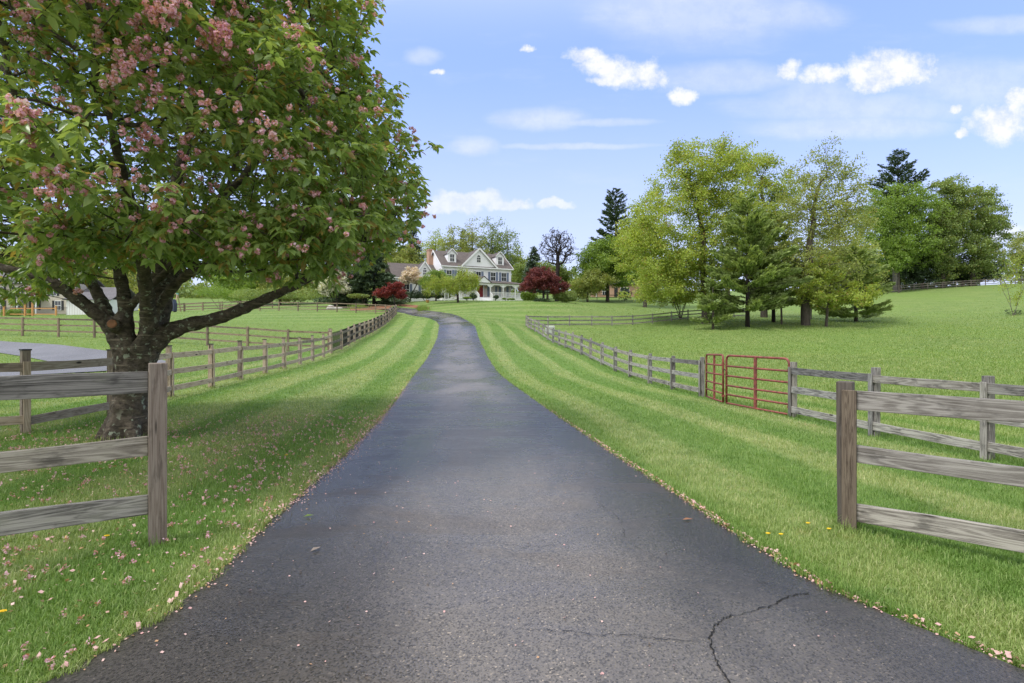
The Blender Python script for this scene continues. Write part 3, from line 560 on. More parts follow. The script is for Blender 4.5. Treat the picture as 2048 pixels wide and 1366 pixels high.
# near left corner fence: post on the drive side, rails run towards the camera and left
def near_fence(name, label, p0, dirv, z0, rails, ptop, wood, pw, right):
    root = empty(name, (p0[0], p0[1], z0), label=label, cat='fence'); dv = Vector((dirv[0], dirv[1], 0)).normalized(); nb = Vector((-dv.y, dv.x, 0))
    if nb.y < 0: nb = -nb        # away from the camera
    L = 2.44
    for k in range(2):
        c = dv*(L*k); zg = H(p0[0]+c.x, p0[1]+c.y)-z0 if k else 0
        if not right:
            MB().beam(c+Vector((0, 0, -.25))+nb*.03, c+nb*.03+Vector((.004, 0, ptop)), .10, .115, up=nb, seg=6, jit=.001, off=3.3+k).build('post', M[pw], root, bevel=.006)
        else:
            MB().beam(c+Vector((0, 0, -.25))+nb*.07, c+nb*.07+Vector((-.012, 0, ptop)), .10, .12, up=nb, seg=6, jit=.001, off=5.1+k).build('post', M['wood_dark'], root, bevel=.008)
            MB().beam(c+Vector((0, 0, -.2))-nb*.022+dv*.035, c-nb*.022+dv*.035+Vector((0, 0, ptop-.065)), .03, .105, up=nb, seg=6, off=7.7+k).build('batten', M[pw], root, bevel=.004)
    for k in range(2):
        for i, (zt, zb) in enumerate(rails):
            h = zt-zb; zz = (zt+zb)/2-z0; s = 0.0575 if not right else 0.09
            a = dv*(L*k+(s if not k else -0.0)) + nb*.03; b = dv*(L*(k+1)-.003)+nb*.03
            if k: a = dv*(L*k+.003)+nb*.03
            if right: a += -nb*.012; b += -nb*.012
            if right and not k: a = dv*0.05 - nb*.0 + nb*.012; 
            MB().beam(a+Vector((0, 0, zz)), b+Vector((0, 0, zz+(.012, -.015, .02)[i])), h, .036, seg=14, bow=(.006, .012, -.01)[i], jit=.004, off=11.3*i+k*5).build('rail', M[wood], root, bevel=.005)
            for e in (.05, L-.05):
                for q in (-.045, .045):
                    c = dv*(L*k+e)-nb*(.004 if not right else .02)+Vector((0, 0, zz+q)); MB().tube([c+nb*.012, c-nb*.001], .0045, 7).build('nail', M['wire'], root)
    return root
near_fence('board_fence', 'mossy grey board fence nearest the camera at the left, ending in a thick post', (-2.61, 4.05), (-.69, -.5), H(-2.61, 4.05), ((1.29, 1.135), (.815, .675), (.388, .24)), 1.35-H(-2.61, 4.05), 'wood_moss', 'wood_tan', False)
near_fence('board_fence', 'grey board fence nearest the camera at the right with a brown grained batten', (2.76, 4.56), (.73, -.68), H(2.76, 4.56), ((1.10, .945), (.655, .515), (.175, .025)), 1.17-H(2.76, 4.56), 'wood_grey', 'wood_brown', True)

lf = [(-14.2, 6.0), XY(50, 8.8), XY(222, 10.8), XY(338, 14.2), XY(421, 16.3), XY(479, 18.8), XY(529, 21.3), XY(567, 23.9), XY(599, 26.4), XY(624, 28.7), XY(646, 31.0), XY(661, 33.2)]
lf = [(-13.2, 4.9), (-10.4, 6.9)]+lf[1:]
fence('board_fence', 'tan three-rail fence with black post caps behind the cherry, left of the drive', lf, 1.30, side=1, cap=True, wood='wood_tan', seed=3, bev=.004, sag=.01)
lm = [(p, d) for p, d in zip([661, 682, 697, 708, 719, 729, 737, 745, 752, 759, 766, 771, 777, 781, 785, 788.5, 792], np.linspace(33.2, 68, 17))]
mf = [XY(p, d) for p, d in lm]
wf = fence('wire_backed_fence', 'fence lined with dark wire mesh climbing beside the drive to the corner', mf, 1.30, side=1, cap=False, wood='wood_dark', post_wood='wood_tan', seed=4)
def wire_panel(root, pts, h=1.18, sp=0.035):
    o = root.location; mb = MB(); P = [Vector((a, b, H(a, b))) for a, b in pts]; w = .0038
    for i in range(len(P)-1):
        a, b = P[i]-o, P[i+1]-o; d = (b-a); L = d.length; n = Vector((d.y, -d.x, 0)).normalized()*-.075
        for k in range(int(h/sp)):
            z = .04+k*sp; q0 = a+n+Vector((0, 0, z)); q1 = b+n+Vector((0, 0, z)); mb.quad([q0, q1, q1+Vector((0, 0, w*1.6)), q0+Vector((0, 0, w*1.6))])
        dd = d.normalized()
        for k in range(int(L/sp)):
            c = a+n+dd*(k*sp)+Vector((0, 0, .04)); x = Vector((dd.y, -dd.x, 0))*w
            mb.quad([c-dd*w, c+dd*w, c+dd*w+Vector((0, 0, h)), c-dd*w+Vector((0, 0, h))]); mb.quad([c-x, c+x, c+x+Vector((0, 0, h)), c-x+Vector((0, 0, h))])
    mb.build('wire_mesh', M['wire'], root)
wire_panel(wf, mf)
fence('fence_corner_post', 'taller square post with flat cap where the cross fence meets the drive fence', [XY(658.5, 33.7), XY(661.5, 33.3)][:1]+[XY(662, 33.25)], 1.46, rails=(), batten=False, cap=True, wood='wood_tan', capm='wood_brown', cat='post')
cf = [XY(657, 33.6), XY(576, 33.3), XY(495, 33.6), XY(415, 34.6), XY(338, 35.6), XY(263, 36.6), XY(189, 37.4), XY(117, 38), XY(45, 38.6), XY(-27, 39.2), XY(-100, 39.8)]
fence('cross_fence', 'brown three-rail fence crossing the left paddock beyond the pale drive', cf, 1.32, rails=((1.22, .11), (.80, .11), (.38, .11)), side=1, batten=False, wood='wood_brown', seed=5)
bf = [XY(792, 68.2), XY(771, 69), XY(751, 69.5), XY(712, 70), XY(674, 70.5), XY(634.5, 71), XY(596, 71.6), XY(558, 72.2), XY(520, 73), XY(482, 74), XY(444, 75), XY(406, 76), XY(368, 77), XY(330, 78)]
fence('paddock_back_fence', 'three-rail fence along the far side of the left paddock', bf, 1.22, rails=((1.12, .10), (.68, .10), (.28, .10)), batten=False, wood='wood_brown', side=1, seed=6)
fence('far_paddock_fence', 'second brown rail fence beyond the left paddock behind the swing set', [XY(p, 84) for p in (300, 335, 370, 405, 440, 475, 510, 545)], 1.3, rails=((1.15, .12), (.7, .12), (.3, .12)), batten=False, wood='wood_brown', seed=16)
rf = [XY(*a) for a in [(1053, 60.5), (1057, 58.6), (1063, 56.5), (1070, 54.2), (1078, 51.6), (1086.7, 49.2), (1096, 46.8), (1106.5, 44.4), (1119, 42), (1131.6, 39.6), (1146, 37), (1163.8, 34.4), (1182, 32), (1205, 29.5), (1231.6, 27), (1261.5, 24.7), (1301, 22.2), (1347, 19.8), (1404.6, 17.2)]]
fence('paddock_fence', 'grey three-rail paddock fence running from the red gate up beside the drive', rf, 1.24, side=1, wood='wood_grey', seed=7, bev=.004, sag=.012)
rb = [XY(1053, 60.6), XY(1096, 62.5), XY(1139, 64), XY(1183.5, 65), XY(1224, 65.7), XY(1265.5, 66.3), XY(1305, 67), XY(1343, 68), XY(1376, 69.5), XY(1408, 71), XY(1439, 73), XY(1468, 75), XY(1496, 77.5)]
fence('paddock_rear_fence', 'grey three-rail fence along the far side of the right paddock before the trees', rb, 1.24, batten=False, side=1, wood='wood_grey', seed=8)
nf = [XY(1587, 12.5), XY(1750, 10.0), (7.02, 8.1), (7.55, 5.7), (8.1, 3.3)]
fence('pasture_fence', 'grey three-rail fence between the red gate and the right edge', nf, 1.25, rails=((1.06, .145), (.64, .145), (.19, .145)), side=1, wood='wood_grey', seed=9, bev=.005, sag=.01, seg=8)
hf = [(c, d) for c, d in [XY(1700, 112), XY(1725, 113), XY(1750, 114), XY(1776, 114), XY(1802, 115), XY(1828, 115), XY(1855, 115), XY(1885, 115), XY(1912, 115), XY(1942, 115), XY(1971, 115), XY(2001, 115), XY(2031, 115), XY(2061, 115), XY(2090, 115)]]
fence('ridge_fence', 'brown rail fence along the crest of the right hill', hf, 1.35, rails=((1.22, .13), (.8, .13), (.36, .13)), batten=False, wood='wood_dark', seed=10)
bh = [XY(p, 112) for p in (1150, 1172, 1194, 1216, 1238, 1262)]
fence('garden_fence', 'low brown rail fence in front of the brick house', bh, 1.2, rails=((1.1, .13), (.65, .13)), batten=False, wood='wood_dark', seed=11)

# ------------------------------------------------------------------ red gate: two leaves
def gate_leaf(a, b, h, z0, label, wide_stile):
    a = Vector((*a, H(*a)+z0)); b = Vector((*b, H(*b)+z0)); root = empty('tube_gate', a, label=label, cat='gate', group='leaves of the red tubular gate'); d = b-a; L = d.length; r = .025; cr = .13
    def P(s, z): return d*s+Vector((0, 0, z))
    pts = [P(0, .02)]
    for k in range(6): q = math.radians(90*k/5); pts.append(P((cr-cr*math.cos(q))/L, h-cr+cr*math.sin(q)))
    for k in range(6): q = math.radians(90*k/5); pts.append(P(1-(cr-cr*math.sin(q))/L, h-cr+cr*math.cos(q)))
    pts.append(P(1, .02)); MB().tube(pts, r*1.15, 10).build('outer_frame', M['red'], root, smooth=True)
    for z in (.03, .26, .50, .76, 1.02): MB().tube([P(.005, z), P(.5, z-.005), P(.995, z)], r, 8).build('cross_bar', M['red'], root, smooth=True)
    MB().beam(P(wide_stile, .01), P(wide_stile, h-.005), .05, .075, up=Vector((d.y, -d.x, 0)).normalized()).build('stile', M['red'], root, bevel=.004)
    MB().tube([P(1, .95)+Vector((0, 0, 0)), P(1, .9)+Vector((.05, -.04, -.02)), P(1, .84)+Vector((.06, -.05, -.06)), P(1, .9)+Vector((.02, .05, -.12))], .009, 6).build('latch_chain', M['wire'], root)
    for z in (.2, 1.05): MB().beam(P(1, z)+Vector((.0, -.03, 0)), P(1, z)+Vector((0, .03, 0)), .05, .07).build('hinge', M['red'], root)
gate_leaf((5.92, 16.75), (5.70, 14.85), 1.30, .03, 'short red tube gate leaf angled beside the paddock fence', .5)
gate_leaf((5.74, 14.72), (6.33, 12.56), 1.30, .02, 'longer red tube gate leaf hung on the pasture fence post', .5)

# ------------------------------------------------------------------ trees
def grow(nodes, parent, path, targets, bf=0.35, step=0.35, jit=0.06, up=0.0, seed=0):
    r = np.random.default_rng(seed); N = len(nodes); cap = N+len(targets)*14+10
    P = np.zeros((cap, 3)); P[:N] = nodes; par = np.full(cap, -1); par[:N] = parent; pl = np.zeros(cap); pl[:N] = path; tips = []
    base = P[0]; order = np.argsort(np.linalg.norm(targets-P[0], axis=1)+r.normal(0, .3, len(targets)))
    for ti in order:
        t = targets[ti]; d = np.linalg.norm(P[:N]-t, axis=1); dz = np.maximum(0, P[:N, 2]-t[2])
        j = int(np.argmin(d+bf*pl[:N]+dz*0.35)); L = d[j]; k = max(1, min(12, int(L/step))); a = P[j].copy(); prev = j
        if N+k >= cap: break
        for q in range(1, k+1):
            f = q/k; c = a*(1-f)+t*f; 
            if q < k: c = c+r.normal(0, jit, 3)*min(1, L); c[2] += up*L*f*(1-f)
            P[N] = c; par[N] = prev; pl[N] = pl[prev]+np.linalg.norm(P[N]-P[prev]); prev = N; N += 1
        tips.append(prev)
    return P[:N], par[:N], np.array(tips)
def radii(P, par, r0, rtip, fixed=None, ex=2.3):
    n = len(P); acc = np.zeros(n); cnt = np.zeros(n, int)
    for i in range(n-1, -1, -1):
        if acc[i] == 0: acc[i] = rtip**ex
        if par[i] >= 0: acc[par[i]] += acc[i]
    R = acc**(1/ex); s = min(1.0, r0/R[0]) if fixed is None else 1.0
    g = np.log(max(r0, 1e-4)/rtip)/np.log(R[0]/rtip) if R[0] > rtip*1.01 else 1
    return rtip*(R/rtip)**g
def tubes(P, par, R, nmin=4, nmax=10, rbig=0.15, sub=0):
    n = len(P); kids = [[] for _ in range(n)]
    for i in range(n):
        if par[i] >= 0: kids[par[i]].append(i)
    V = []; Fs = []; stack = []; cnt = 0
    roots = [i for i in range(n) if par[i] < 0]
    for r0 in roots: stack.append((r0, -1))
    while stack:
        s, frm = stack.pop(); chain = []; rr = []
        if frm >= 0: chain.append(P[frm]); rr.append(min(R[s]*1.15, R[frm]))
        c = s
        while True:
            chain.append(P[c]); rr.append(R[c])
            if not kids[c]: break
            ks = sorted(kids[c], key=lambda k: -R[k])
            for k in ks[1:]: stack.append((k, c))
            c = ks[0]
        if len(chain) < 2: continue
        ch = np.array(chain); rr = np.array(rr); m = int(np.clip(nmin+(nmax-nmin)*rr.max()/rbig, nmin, nmax))
        T = np.gradient(ch, axis=0); T /= (np.linalg.norm(T, axis=1)[:, None]+1e-9)
        a = np.cross(T[0], [0.31, 0.77, 0.13]); a /= np.linalg.norm(a); q = np.arange(m)*2*np.pi/m; rings = []
        for i in range(len(ch)):
            a = a-T[i]*a.dot(T[i]); a /= np.linalg.norm(a)+1e-9; b = np.cross(T[i], a)
            rings.append(ch[i]+rr[i]*(np.cos(q)[:, None]*a+np.sin(q)[:, None]*b))
        V.append(np.concatenate(rings)); k = len(ch); idx = np.arange(k*m).reshape(k, m)+cnt
        nx = np.roll(idx, -1, 1); Fs.append(np.stack([idx[:-1], nx[:-1], nx[1:], idx[1:]], -1).reshape(-1, 4)); cnt += k*m
    return np.concatenate(V), np.concatenate(Fs)
def unit(a): return a/(np.linalg.norm(a, axis=-1, keepdims=True)+1e-9)
def cards(C, L, Wd, r, flat=0.0, droop=0.0, D=None):
    """diamond leaf faces at C; flat pulls normals to vertical"""
    n = len(C); d = unit(r.normal(0, 1, (n, 3)) if D is None else D+r.normal(0, .35, (n, 3))); d[:, 2] -= droop; d = unit(d)
    nn = unit(r.normal(0, 1, (n, 3))+np.array([0, 0, flat])); s = unit(np.cross(d, nn)); L = np.asarray(L).reshape(-1, 1) if np.ndim(L) else L; k = r.uniform(.7, 1.3, (n, 1))
    V = np.stack([C-d*L*k/2, C+s*Wd*k/2-d*L*.05, C+d*L*k/2, C-s*Wd*k/2-d*L*.05], 1).reshape(-1, 3); i = np.arange(n)[:, None]*4
    return V, np.concatenate([i, i+1, i+2, i+3], 1)
def leaves(C, D, L, Wd, r):
    """folded, curved pointed leaves for the near tree"""
    n = len(C); up = np.array([0, 0, 1.0]); d = unit(D); nn = unit(up+r.normal(0, .45, (n, 3))); s = unit(np.cross(d, nn)); nn = np.cross(s, d)
    k = r.uniform(.5, 1.3, (n, 1)); l = L*k; w = Wd*k*r.uniform(.8, 1.15, (n, 1)); dr = r.uniform(.08, .35, (n, 1))
    def pt(t, sd_, fold): return C+d*l*t+s*w*sd_+nn*(w*fold)-up*(dr*l*t*t)
    V = np.stack([pt(0, 0, 0), pt(.3, .44, .18), pt(.3, 0, 0), pt(.3, -.44, .18), pt(.65, .38, .16), pt(.65, 0, 0), pt(.65, -.38, .16), pt(1, 0, 0)], 1).reshape(-1, 3); i = np.arange(n)[:, None]*8
    q = np.concatenate([np.concatenate([i+2, i+1, i+4, i+5], 1), np.concatenate([i+3, i+2, i+5, i+6], 1)]); t3 = np.concatenate([np.concatenate([i, i+1, i+2], 1), np.concatenate([i, i+2, i+3], 1), np.concatenate([i+5, i+4, i+7], 1), np.concatenate([i+6, i+5, i+7], 1)])
    return V, q, t3
def blob_pts(blobs, n, r, shell=0.45):
    """blobs: world ellipsoids (cx,cy,cz,rx,ry,rz)"""
    B = np.array(blobs, float); vol = B[:, 3]*B[:, 4]*B[:, 5]; k = r.choice(len(B), n, p=vol/vol.sum()); u = unit(r.normal(0, 1, (n, 3))); rad = r.uniform(0, 1, n)**(shell)
    return B[k, :3]+u*rad[:, None]*B[k, 3:]
def pxblobs(bl, D, dscale=0.9):
    out = []
    for b in bl:
        px, py, rx, ry = b[:4]; off = b[4] if len(b) > 4 else 0; d = D+off; c = W(px, py, d); rr = rx*d/F; out.append((c[0], c[1], c[2], rr, rr*dscale, ry*d/F))
    return out
TS = [100]
def tree(name, label, cat, base, blobs, tr, nt, nl, ls, leaf, bark='bark', group=None, sig=0.45, bf=0.4, shell=0.5, lean=0.0, top=0.7, droop=0.2, rtip=0.012, stems=1, flat=0.5, hang=0.0, step=0.7, lw=0.6, fork=None, crown='crown'):
    nl = int(nl*1.8); ls = ls*1.28; lw = lw*1.25
    TS[0] += 1; r = np.random.default_rng(TS[0]); px, D = base; b = np.array(G(px, D)); B = pxblobs(blobs, D); B_ = np.array(B)
    T = blob_pts(B, nt, r, shell); zt = (B_[:, 2]+B_[:, 5]).max(); zb = (B_[:, 2]-B_[:, 5]).min(); cx = (B_[:, 0]*B_[:, 3]).sum()/B_[:, 3].sum()
    T[:, 2] = np.maximum(T[:, 2], b[2]+.15)
    nodes = [b+np.array([0, 0, -.3])]; par = [-1]; path = [0]; Ht = (zt-b[2])*top
    if stems == 1:
        K = 10
        for k in range(1, K+1):
            f = k/K; p = b+np.array([(cx-b[0])*f*f*.6+lean*f+r.normal(0, .012*Ht*f), r.normal(0, .01*Ht*f), Ht*f]); nodes.append(p); par.append(len(nodes)-2); path.append(Ht*f*.35)
    else:
        for s in range(stems):
            a = 2*np.pi*s/stems+r.uniform(0, .6); prev = 0
            for k in range(1, 6): f = k/5; nodes.append(b+np.array([np.cos(a)*Ht*.30*f, np.sin(a)*Ht*.2*f, Ht*.75*f])+r.normal(0, .02*Ht, 3)*f); par.append(prev); prev = len(nodes)-1; path.append(Ht*f*.3)
    P, pr, tips = grow(np.array(nodes), par, path, T, bf=bf, step=step, jit=.07*step/.35*.6, up=.12, seed=TS[0]); R = radii(P, pr, tr, rtip)
    R[0] *= 1.25
    root = empty(name, b, label=label, cat=cat, group=group); V, Fq = tubes(P, pr, R); mesh_np('trunk', V-b, [Fq], M[bark], root, smooth=True)
    if nl:
        k = r.integers(0, len(T), nl); C = T[k]+r.normal(0, 1, (nl, 3))*sig*np.array([1, 1, .7]); j = r.uniform(0, 1, nl)
        if hang: C[:, 2] -= np.abs(r.normal(0, hang, nl))
        C[:, 2] = np.maximum(C[:, 2], b[2]+.1)
        V, q = cards(C, ls, ls*lw, r, flat=flat, droop=droop); mesh_np(crown, V-b, [q], M[leaf], root)
    return root
def conifer(name, label, base, toppy, wpx, clear, nl, ls, leaf='pine', bark='bark', style='pine', group=None, prof=0.75, tr=.3, seed=0, cat='tree', layers=None, lean=0, twist=0.0):
    TS[0] += 1; r = np.random.default_rng(TS[0]+seed); px, D = base; b = np.array(G(px, D)); top = CAMZ+(HZ-toppy)*D/F; Ht = top-b[2]; Wm = wpx*D/F; root = empty(name, b, label=label, cat=cat, group=group)
    mb = MB(); mb.tube([(0, 0, -.3), (lean*.3, 0, Ht*.3), (lean*.7, 0, Ht*.7), (lean, 0, Ht)], [tr*1.2, tr*.85, tr*.45, .03], 8); lay = layers or int(Ht/.8); C = []; Dr = []; wts = []
    for i in range(lay):
        f = (i+.5)/lay; z = clear+(Ht-clear)*f; Lm = Wm*((1-f)**prof)*(1.0 if style != 'pine' else (.75+.5*r.random())); 
        if style == 'pine' and f < .15: Lm *= .8
        for k in range(6 if style == 'pine' else 8):
            a = r.uniform(0, 2*np.pi); L = Lm*r.uniform(.6, 1.1)+.25; rise = (.12+.35*f)*L if style == 'pine' else -.12*L; zz = z+r.uniform(-.3, .3)
            m = 5; x0 = lean*f; pts = [(x0+np.cos(a)*L*s, np.sin(a)*L*s, zz+rise*s*s+(.05*L*np.sin(s*3))) for s in np.linspace(0, 1, m)]
            mb.tube(pts, [max(.012, tr*.16*(1-s)*(1-f*.5)+.01) for s in np.linspace(0, 1, m)], 4, cap=False)
            nn = max(4, int(L*L*3+L*8)); s = r.uniform(.18, 1.03, nn)**(.7); sp = .06+.34*L*.35*(1.1-s); c = np.stack([x0+np.cos(a)*L*s-np.sin(a)*r.normal(0, 1, nn)*sp, np.sin(a)*L*s+np.cos(a)*r.normal(0, 1, nn)*sp, zz+rise*s*s+r.normal(0, .09 if style == 'pine' else .16, nn)], -1)
            C.append(c); Dr.append(np.tile([np.cos(a), np.sin(a), .45 if style == 'pine' else -.15], (nn, 1))); wts.append(nn)
    mb.build('trunk', M[bark], root, smooth=True); nl = int(nl*1.35); C = np.concatenate(C); Dr = np.concatenate(Dr)
    k = r.integers(0, len(C), nl); V, q = cards(C[k]+r.normal(0, 1, (nl, 3))*np.array([.16, .16, .07])*(1 if style == 'pine' else 1.2), ls*1.35, ls*.5, r, flat=1.2, D=Dr[k])
    mesh_np('crown', V, [q], M[leaf], root)
    return root
def shrub(name, label, px, D, bl, n, ls, leaf, cat='shrub', group=None, stem=True, flat=.4, lw=.6, shell=.35, part='foliage'):
    TS[0] += 1; r = np.random.default_rng(TS[0]); b = np.array(G(px, D)); B = pxblobs(bl, D, .8); T = blob_pts(B, n, r, shell); T += .12*np.sin(T*4.0+r.uniform(0, 6, 3)); T[:, 2] = np.maximum(T[:, 2], Hn(T[:, 0], T[:, 1])+.03)
    root = empty(name, b, label=label, cat=cat, group=group); V, q = cards(T, ls, ls*lw, r, flat=flat); mesh_np(part, V-b, [q], M[leaf], root)
    if stem:
        mb = MB()
        for k in range(5): c = T[r.integers(0, n)]-b; mb.tube([(0, 0, -.05), tuple(c*.5+np.array([0, 0, .1])), tuple(c)], [.03, .02, .008], 5)
        mb.build('stem', M['bark'], root)
    return root

# ------------------------------------------------------------------ the flowering cherry
def cherry():
    D0 = 8.4; b = np.array(G(256, D0)); r = np.random.default_rng(42); root = empty('cherry_tree', b, label='large pink flowering cherry tree leaning over the left lawn beside the near fence', cat='tree')
    def w(px, py, d): return W(px, py, d)
    limbs = [  # (px, py, depth, radius); first entry of each limb starts inside the trunk
        [(252, 905, 8.4, .40), (252, 872, 8.4, .335), (256, 840, 8.4, .295), (261, 800, 8.4, .285), (265, 765, 8.4, .27), (270, 735, 8.4, .24), (280, 712, 8.4, .2)],
        [(262, 775, 8.35, .18), (248, 715, 8.35, .17), (232, 668, 8.3, .15), (205, 636, 8.2, .12), (165, 606, 8.1, .105), (120, 574, 8.0, .09), (60, 548, 7.9, .075), (0, 534, 7.8, .062), (-90, 500, 7.6, .05)],
        [(278, 755, 8.4, .18), (298, 700, 8.4, .19), (330, 668, 8.4, .16), (375, 650, 8.4, .13), (430, 638, 8.4, .112), (490, 616, 8.4, .098), (550, 590, 8.35, .085), (610, 560, 8.3, .07), (670, 522, 8.2, .055), (730, 480, 8.1, .04)],
        [(275, 755, 8.45, .2), (296, 690, 8.5, .205), (316, 630, 8.5, .20), (322, 570, 8.5, .19), (330, 520, 8.5, .16), (335, 450, 8.6, .13), (350, 370, 8.7, .10), (380, 260, 8.8, .08), (400, 130, 8.9, .05)],
        [(262, 720, 8.3, .13), (252, 660, 8.25, .13), (250, 610, 8.2, .11), (242, 560, 8.2, .10), (225, 500, 8.1, .085), (190, 440, 8.0, .07), (130, 350, 7.8, .055), (70, 250, 7.6, .04)],
        [(275, 705, 8.25, .14), (298, 655, 8.15, .095), (320, 610, 8.1, .085), (350, 570, 8.0, .08), (400, 535, 7.9, .07), (470, 520, 7.8, .06), (560, 505, 7.7, .045), (640, 470, 7.6, .035)],
        [(240, 640, 8.3, .12), (262, 610, 8.2, .075), (300, 575, 8.1, .07), (335, 540, 8.0, .06), (395, 470, 7.6, .05), (450, 390, 7.2, .04)],
        [(300, 660, 8.3, .16), (290, 560, 7.6, .10), (270, 440, 6.8, .08), (240, 330, 6.2, .06), (220, 230, 5.8, .04)],
        [(320, 620, 8.6, .16), (360, 520, 9.6, .11), (430, 420, 10.4, .08), (500, 330, 10.9, .06), (540, 230, 11.2, .04)],
        [(228, 660, 8.4, .13), (180, 560, 9.4, .09), (120, 490, 10.2, .07), (40, 430, 10.8, .05), (-40, 360, 11, .04)],
        [(322, 560, 8.5, .12), (400, 440, 8.4, .08), (490, 350, 8.3, .065), (570, 250, 8.2, .05), (640, 150, 8.1, .035)]]
    nodes = []; par = []; path = []; mb = MB(); FR = []
    for li, L in enumerate(limbs):
        pts = [Vector(w(*p[:3])) for p in L]; rr = [p[3] for p in L]
        # smooth the limb with Catmull-Rom
        q = []; qr = []
        for i in range(len(pts)-1):
            p0, p1, p2, p3 = pts[max(i-1, 0)], pts[i], pts[i+1], pts[min(i+2, len(pts)-1)]
            for k in range(4):
                t = k/4; q.append(0.5*((2*p1)+(p2-p0)*t+(2*p0-5*p1+4*p2-p3)*t*t+(3*p1-p0-3*p2+p3)*t**3)); qr.append(rr[i]*(1-t)+rr[i+1]*t)
        q.append(pts[-1]); qr.append(rr[-1]); base_i = len(nodes)
        mb.tube([p-Vector(b) for p in q], [x*.86*(1+.06*math.sin(i*1.9+li)) for i, x in enumerate(qr)], 12)
        for i, p in enumerate(q):
            nodes.append(np.array(p)); FR.append(qr[i]); par.append(-1 if (i == 0 and li == 0) else (len(nodes)-2 if i else 10)); path.append(np.linalg.norm(np.array(p)-b)*.35+ (3 if qr[i] > .15 else 0))
    # root flare
    for a in range(6):
        an = a*1.05+.3; mb.tube([Vector((math.cos(an)*.12, math.sin(an)*.12, .35)), Vector((math.cos(an)*.27, math.sin(an)*.27, .10)), Vector((math.cos(an)*.42, math.sin(an)*.42, -.06))], [.14, .11, .06], 8)
    mb.tube([Vector(w(232, 655, 8.15))-Vector(b), Vector(w(225, 648, 7.93))-Vector(b)], [.10, .082], 12)
    tr = mb.build('trunk', M['cherry_bark'], root, smooth=True)
    md = tr.modifiers.new('remesh', 'REMESH'); md.mode = 'VOXEL'; md.voxel_size = .021; md.use_smooth_shade = True
    tx = bpy.data.textures.new('bark_lumps', 'CLOUDS'); tx.noise_scale = .11; dm = tr.modifiers.new('lumps', 'DISPLACE'); dm.texture = tx; dm.strength = .035; dm.mid_level = .5
    sp = Vector(w(224, 647.5, 7.91))-Vector(b); dv = (Vector(w(225, 648, 7.93))-Vector(w(232, 655, 8.15))).normalized(); MB().tube([sp, sp+dv*.012], [.062, .05], 14).build('sawn_stub', M['cutwood'], root)
    # crown volume
    T = []
    c0 = np.array([-6.25, 8.0, 3.0])
    while len(T) < 4300:
        u = r.uniform(-1, 1, (8000, 3)); rad = np.linalg.norm(u, axis=1); u = u[(rad < 1) & (rad > .45+.5*r.random(8000)) & (u[:, 2] > -.25)]
        p = c0+u*np.array([5.15, 4.3, 5.9])
        # flat skirt drooping at the sides and undulating outline
        ang = np.arctan2(p[:, 1]-c0[1], p[:, 0]-c0[0]); lim = 1-.09*np.sin(ang*7+p[:, 2]*2.1)-.07*np.sin(ang*13+p[:, 2]*3.7)
        h = np.linalg.norm((p-c0)/np.array([5.15, 4.3, 5.9]), axis=1); rho = np.hypot((p[:, 0]-c0[0])/5.15, (p[:, 1]-c0[1])/4.3)
        ok = (h < lim) & (p[:, 2] > 2.35+.3*np.sin(ang*5)+.5*(1-rho)) & (p[:, 1] > 3.6)
        # silhouette against the sky: keep to the outline seen on the right
        px = 1024+p[:, 0]*F/p[:, 1]; py = HZ-(p[:, 2]-CAMZ)*F/p[:, 1]
        edge = np.interp(py, [-400, 0, 90, 170, 250, 330, 400, 440, 500, 560, 600], [660, 738, 745, 778, 815, 850, 880, 860, 760, 640, 560])
        ok &= px < edge-10+14*np.sin(py*.07)
        q = p[ok & ((px > -260) | (r.random(len(px)) < .25))]; T += list(q)
    T = np.array(T); T = T[r.permutation(len(T))[:4300]]
    m = 450; low = np.array([W(a, bb, d) for a, bb, d in zip(r.uniform(60, 690, m), r.uniform(430, 505, m), r.uniform(5.6, 9.8, m))]); low = low[(low[:, 2] > 2.15)]; T = np.concatenate([T, low])
    m = 50; low = np.array([W(a, bb, d) for a, bb, d in zip(r.uniform(-80, 200, m), r.uniform(530, 600, m), r.uniform(7.5, 9.5, m))]); T = np.concatenate([T, low[low[:, 2] > 1.95]])
    def hidden_fork(C):
        px = 1024+C[:, 0]*F/C[:, 1]; py = HZ-(C[:, 2]-CAMZ)*F/C[:, 1]; lim = np.interp(px, [-100, 60, 160, 300, 420, 560, 700, 900], [640, 600, 560, 528, 560, 560, 590, 640]); return py < lim
    T = T[hidden_fork(T)]
    P, pr, tips = grow(np.array(nodes), par, path, T, bf=.42, step=.3, jit=.05, up=.15, seed=5)
    n0 = len(nodes); R = radii(P, pr, .3, .0035); R[:n0] = FR
    for i in range(n0, len(P)): R[i] = min(R[i], R[pr[i]]*.85 if pr[i] < n0 else R[pr[i]], .045)
    keep = np.arange(n0, len(P))
    # branch tubes only for the grown part: cut seeds loose
    pr2 = pr.copy(); Pn = P
    mask_par = np.full(len(P), -1); idmap = {}; newP = []; newpar = []; newR = []
    for i in range(n0, len(P)):
        if pr[i] < n0: newP.append(P[pr[i]]); newpar.append(-1); newR.append(R[i]*1.1); pi = len(newP)-1
        else: pi = idmap[pr[i]]
        newP.append(P[i]); newpar.append(pi); newR.append(R[i]); idmap[i] = len(newP)-1
    V, Fq = tubes(np.array(newP), np.array(newpar), np.array(newR), 4, 8, .05); mesh_np('branches', V-b, [Fq], M['cherry_bark'], root, smooth=True)
    # leaf whorls
    K = len(T)*4; k = r.integers(0, len(T), K); cl = T[k]+r.normal(0, .11, (K, 3)); cl[:len(T)] = T; px = 1024+cl[:, 0]*F/cl[:, 1]
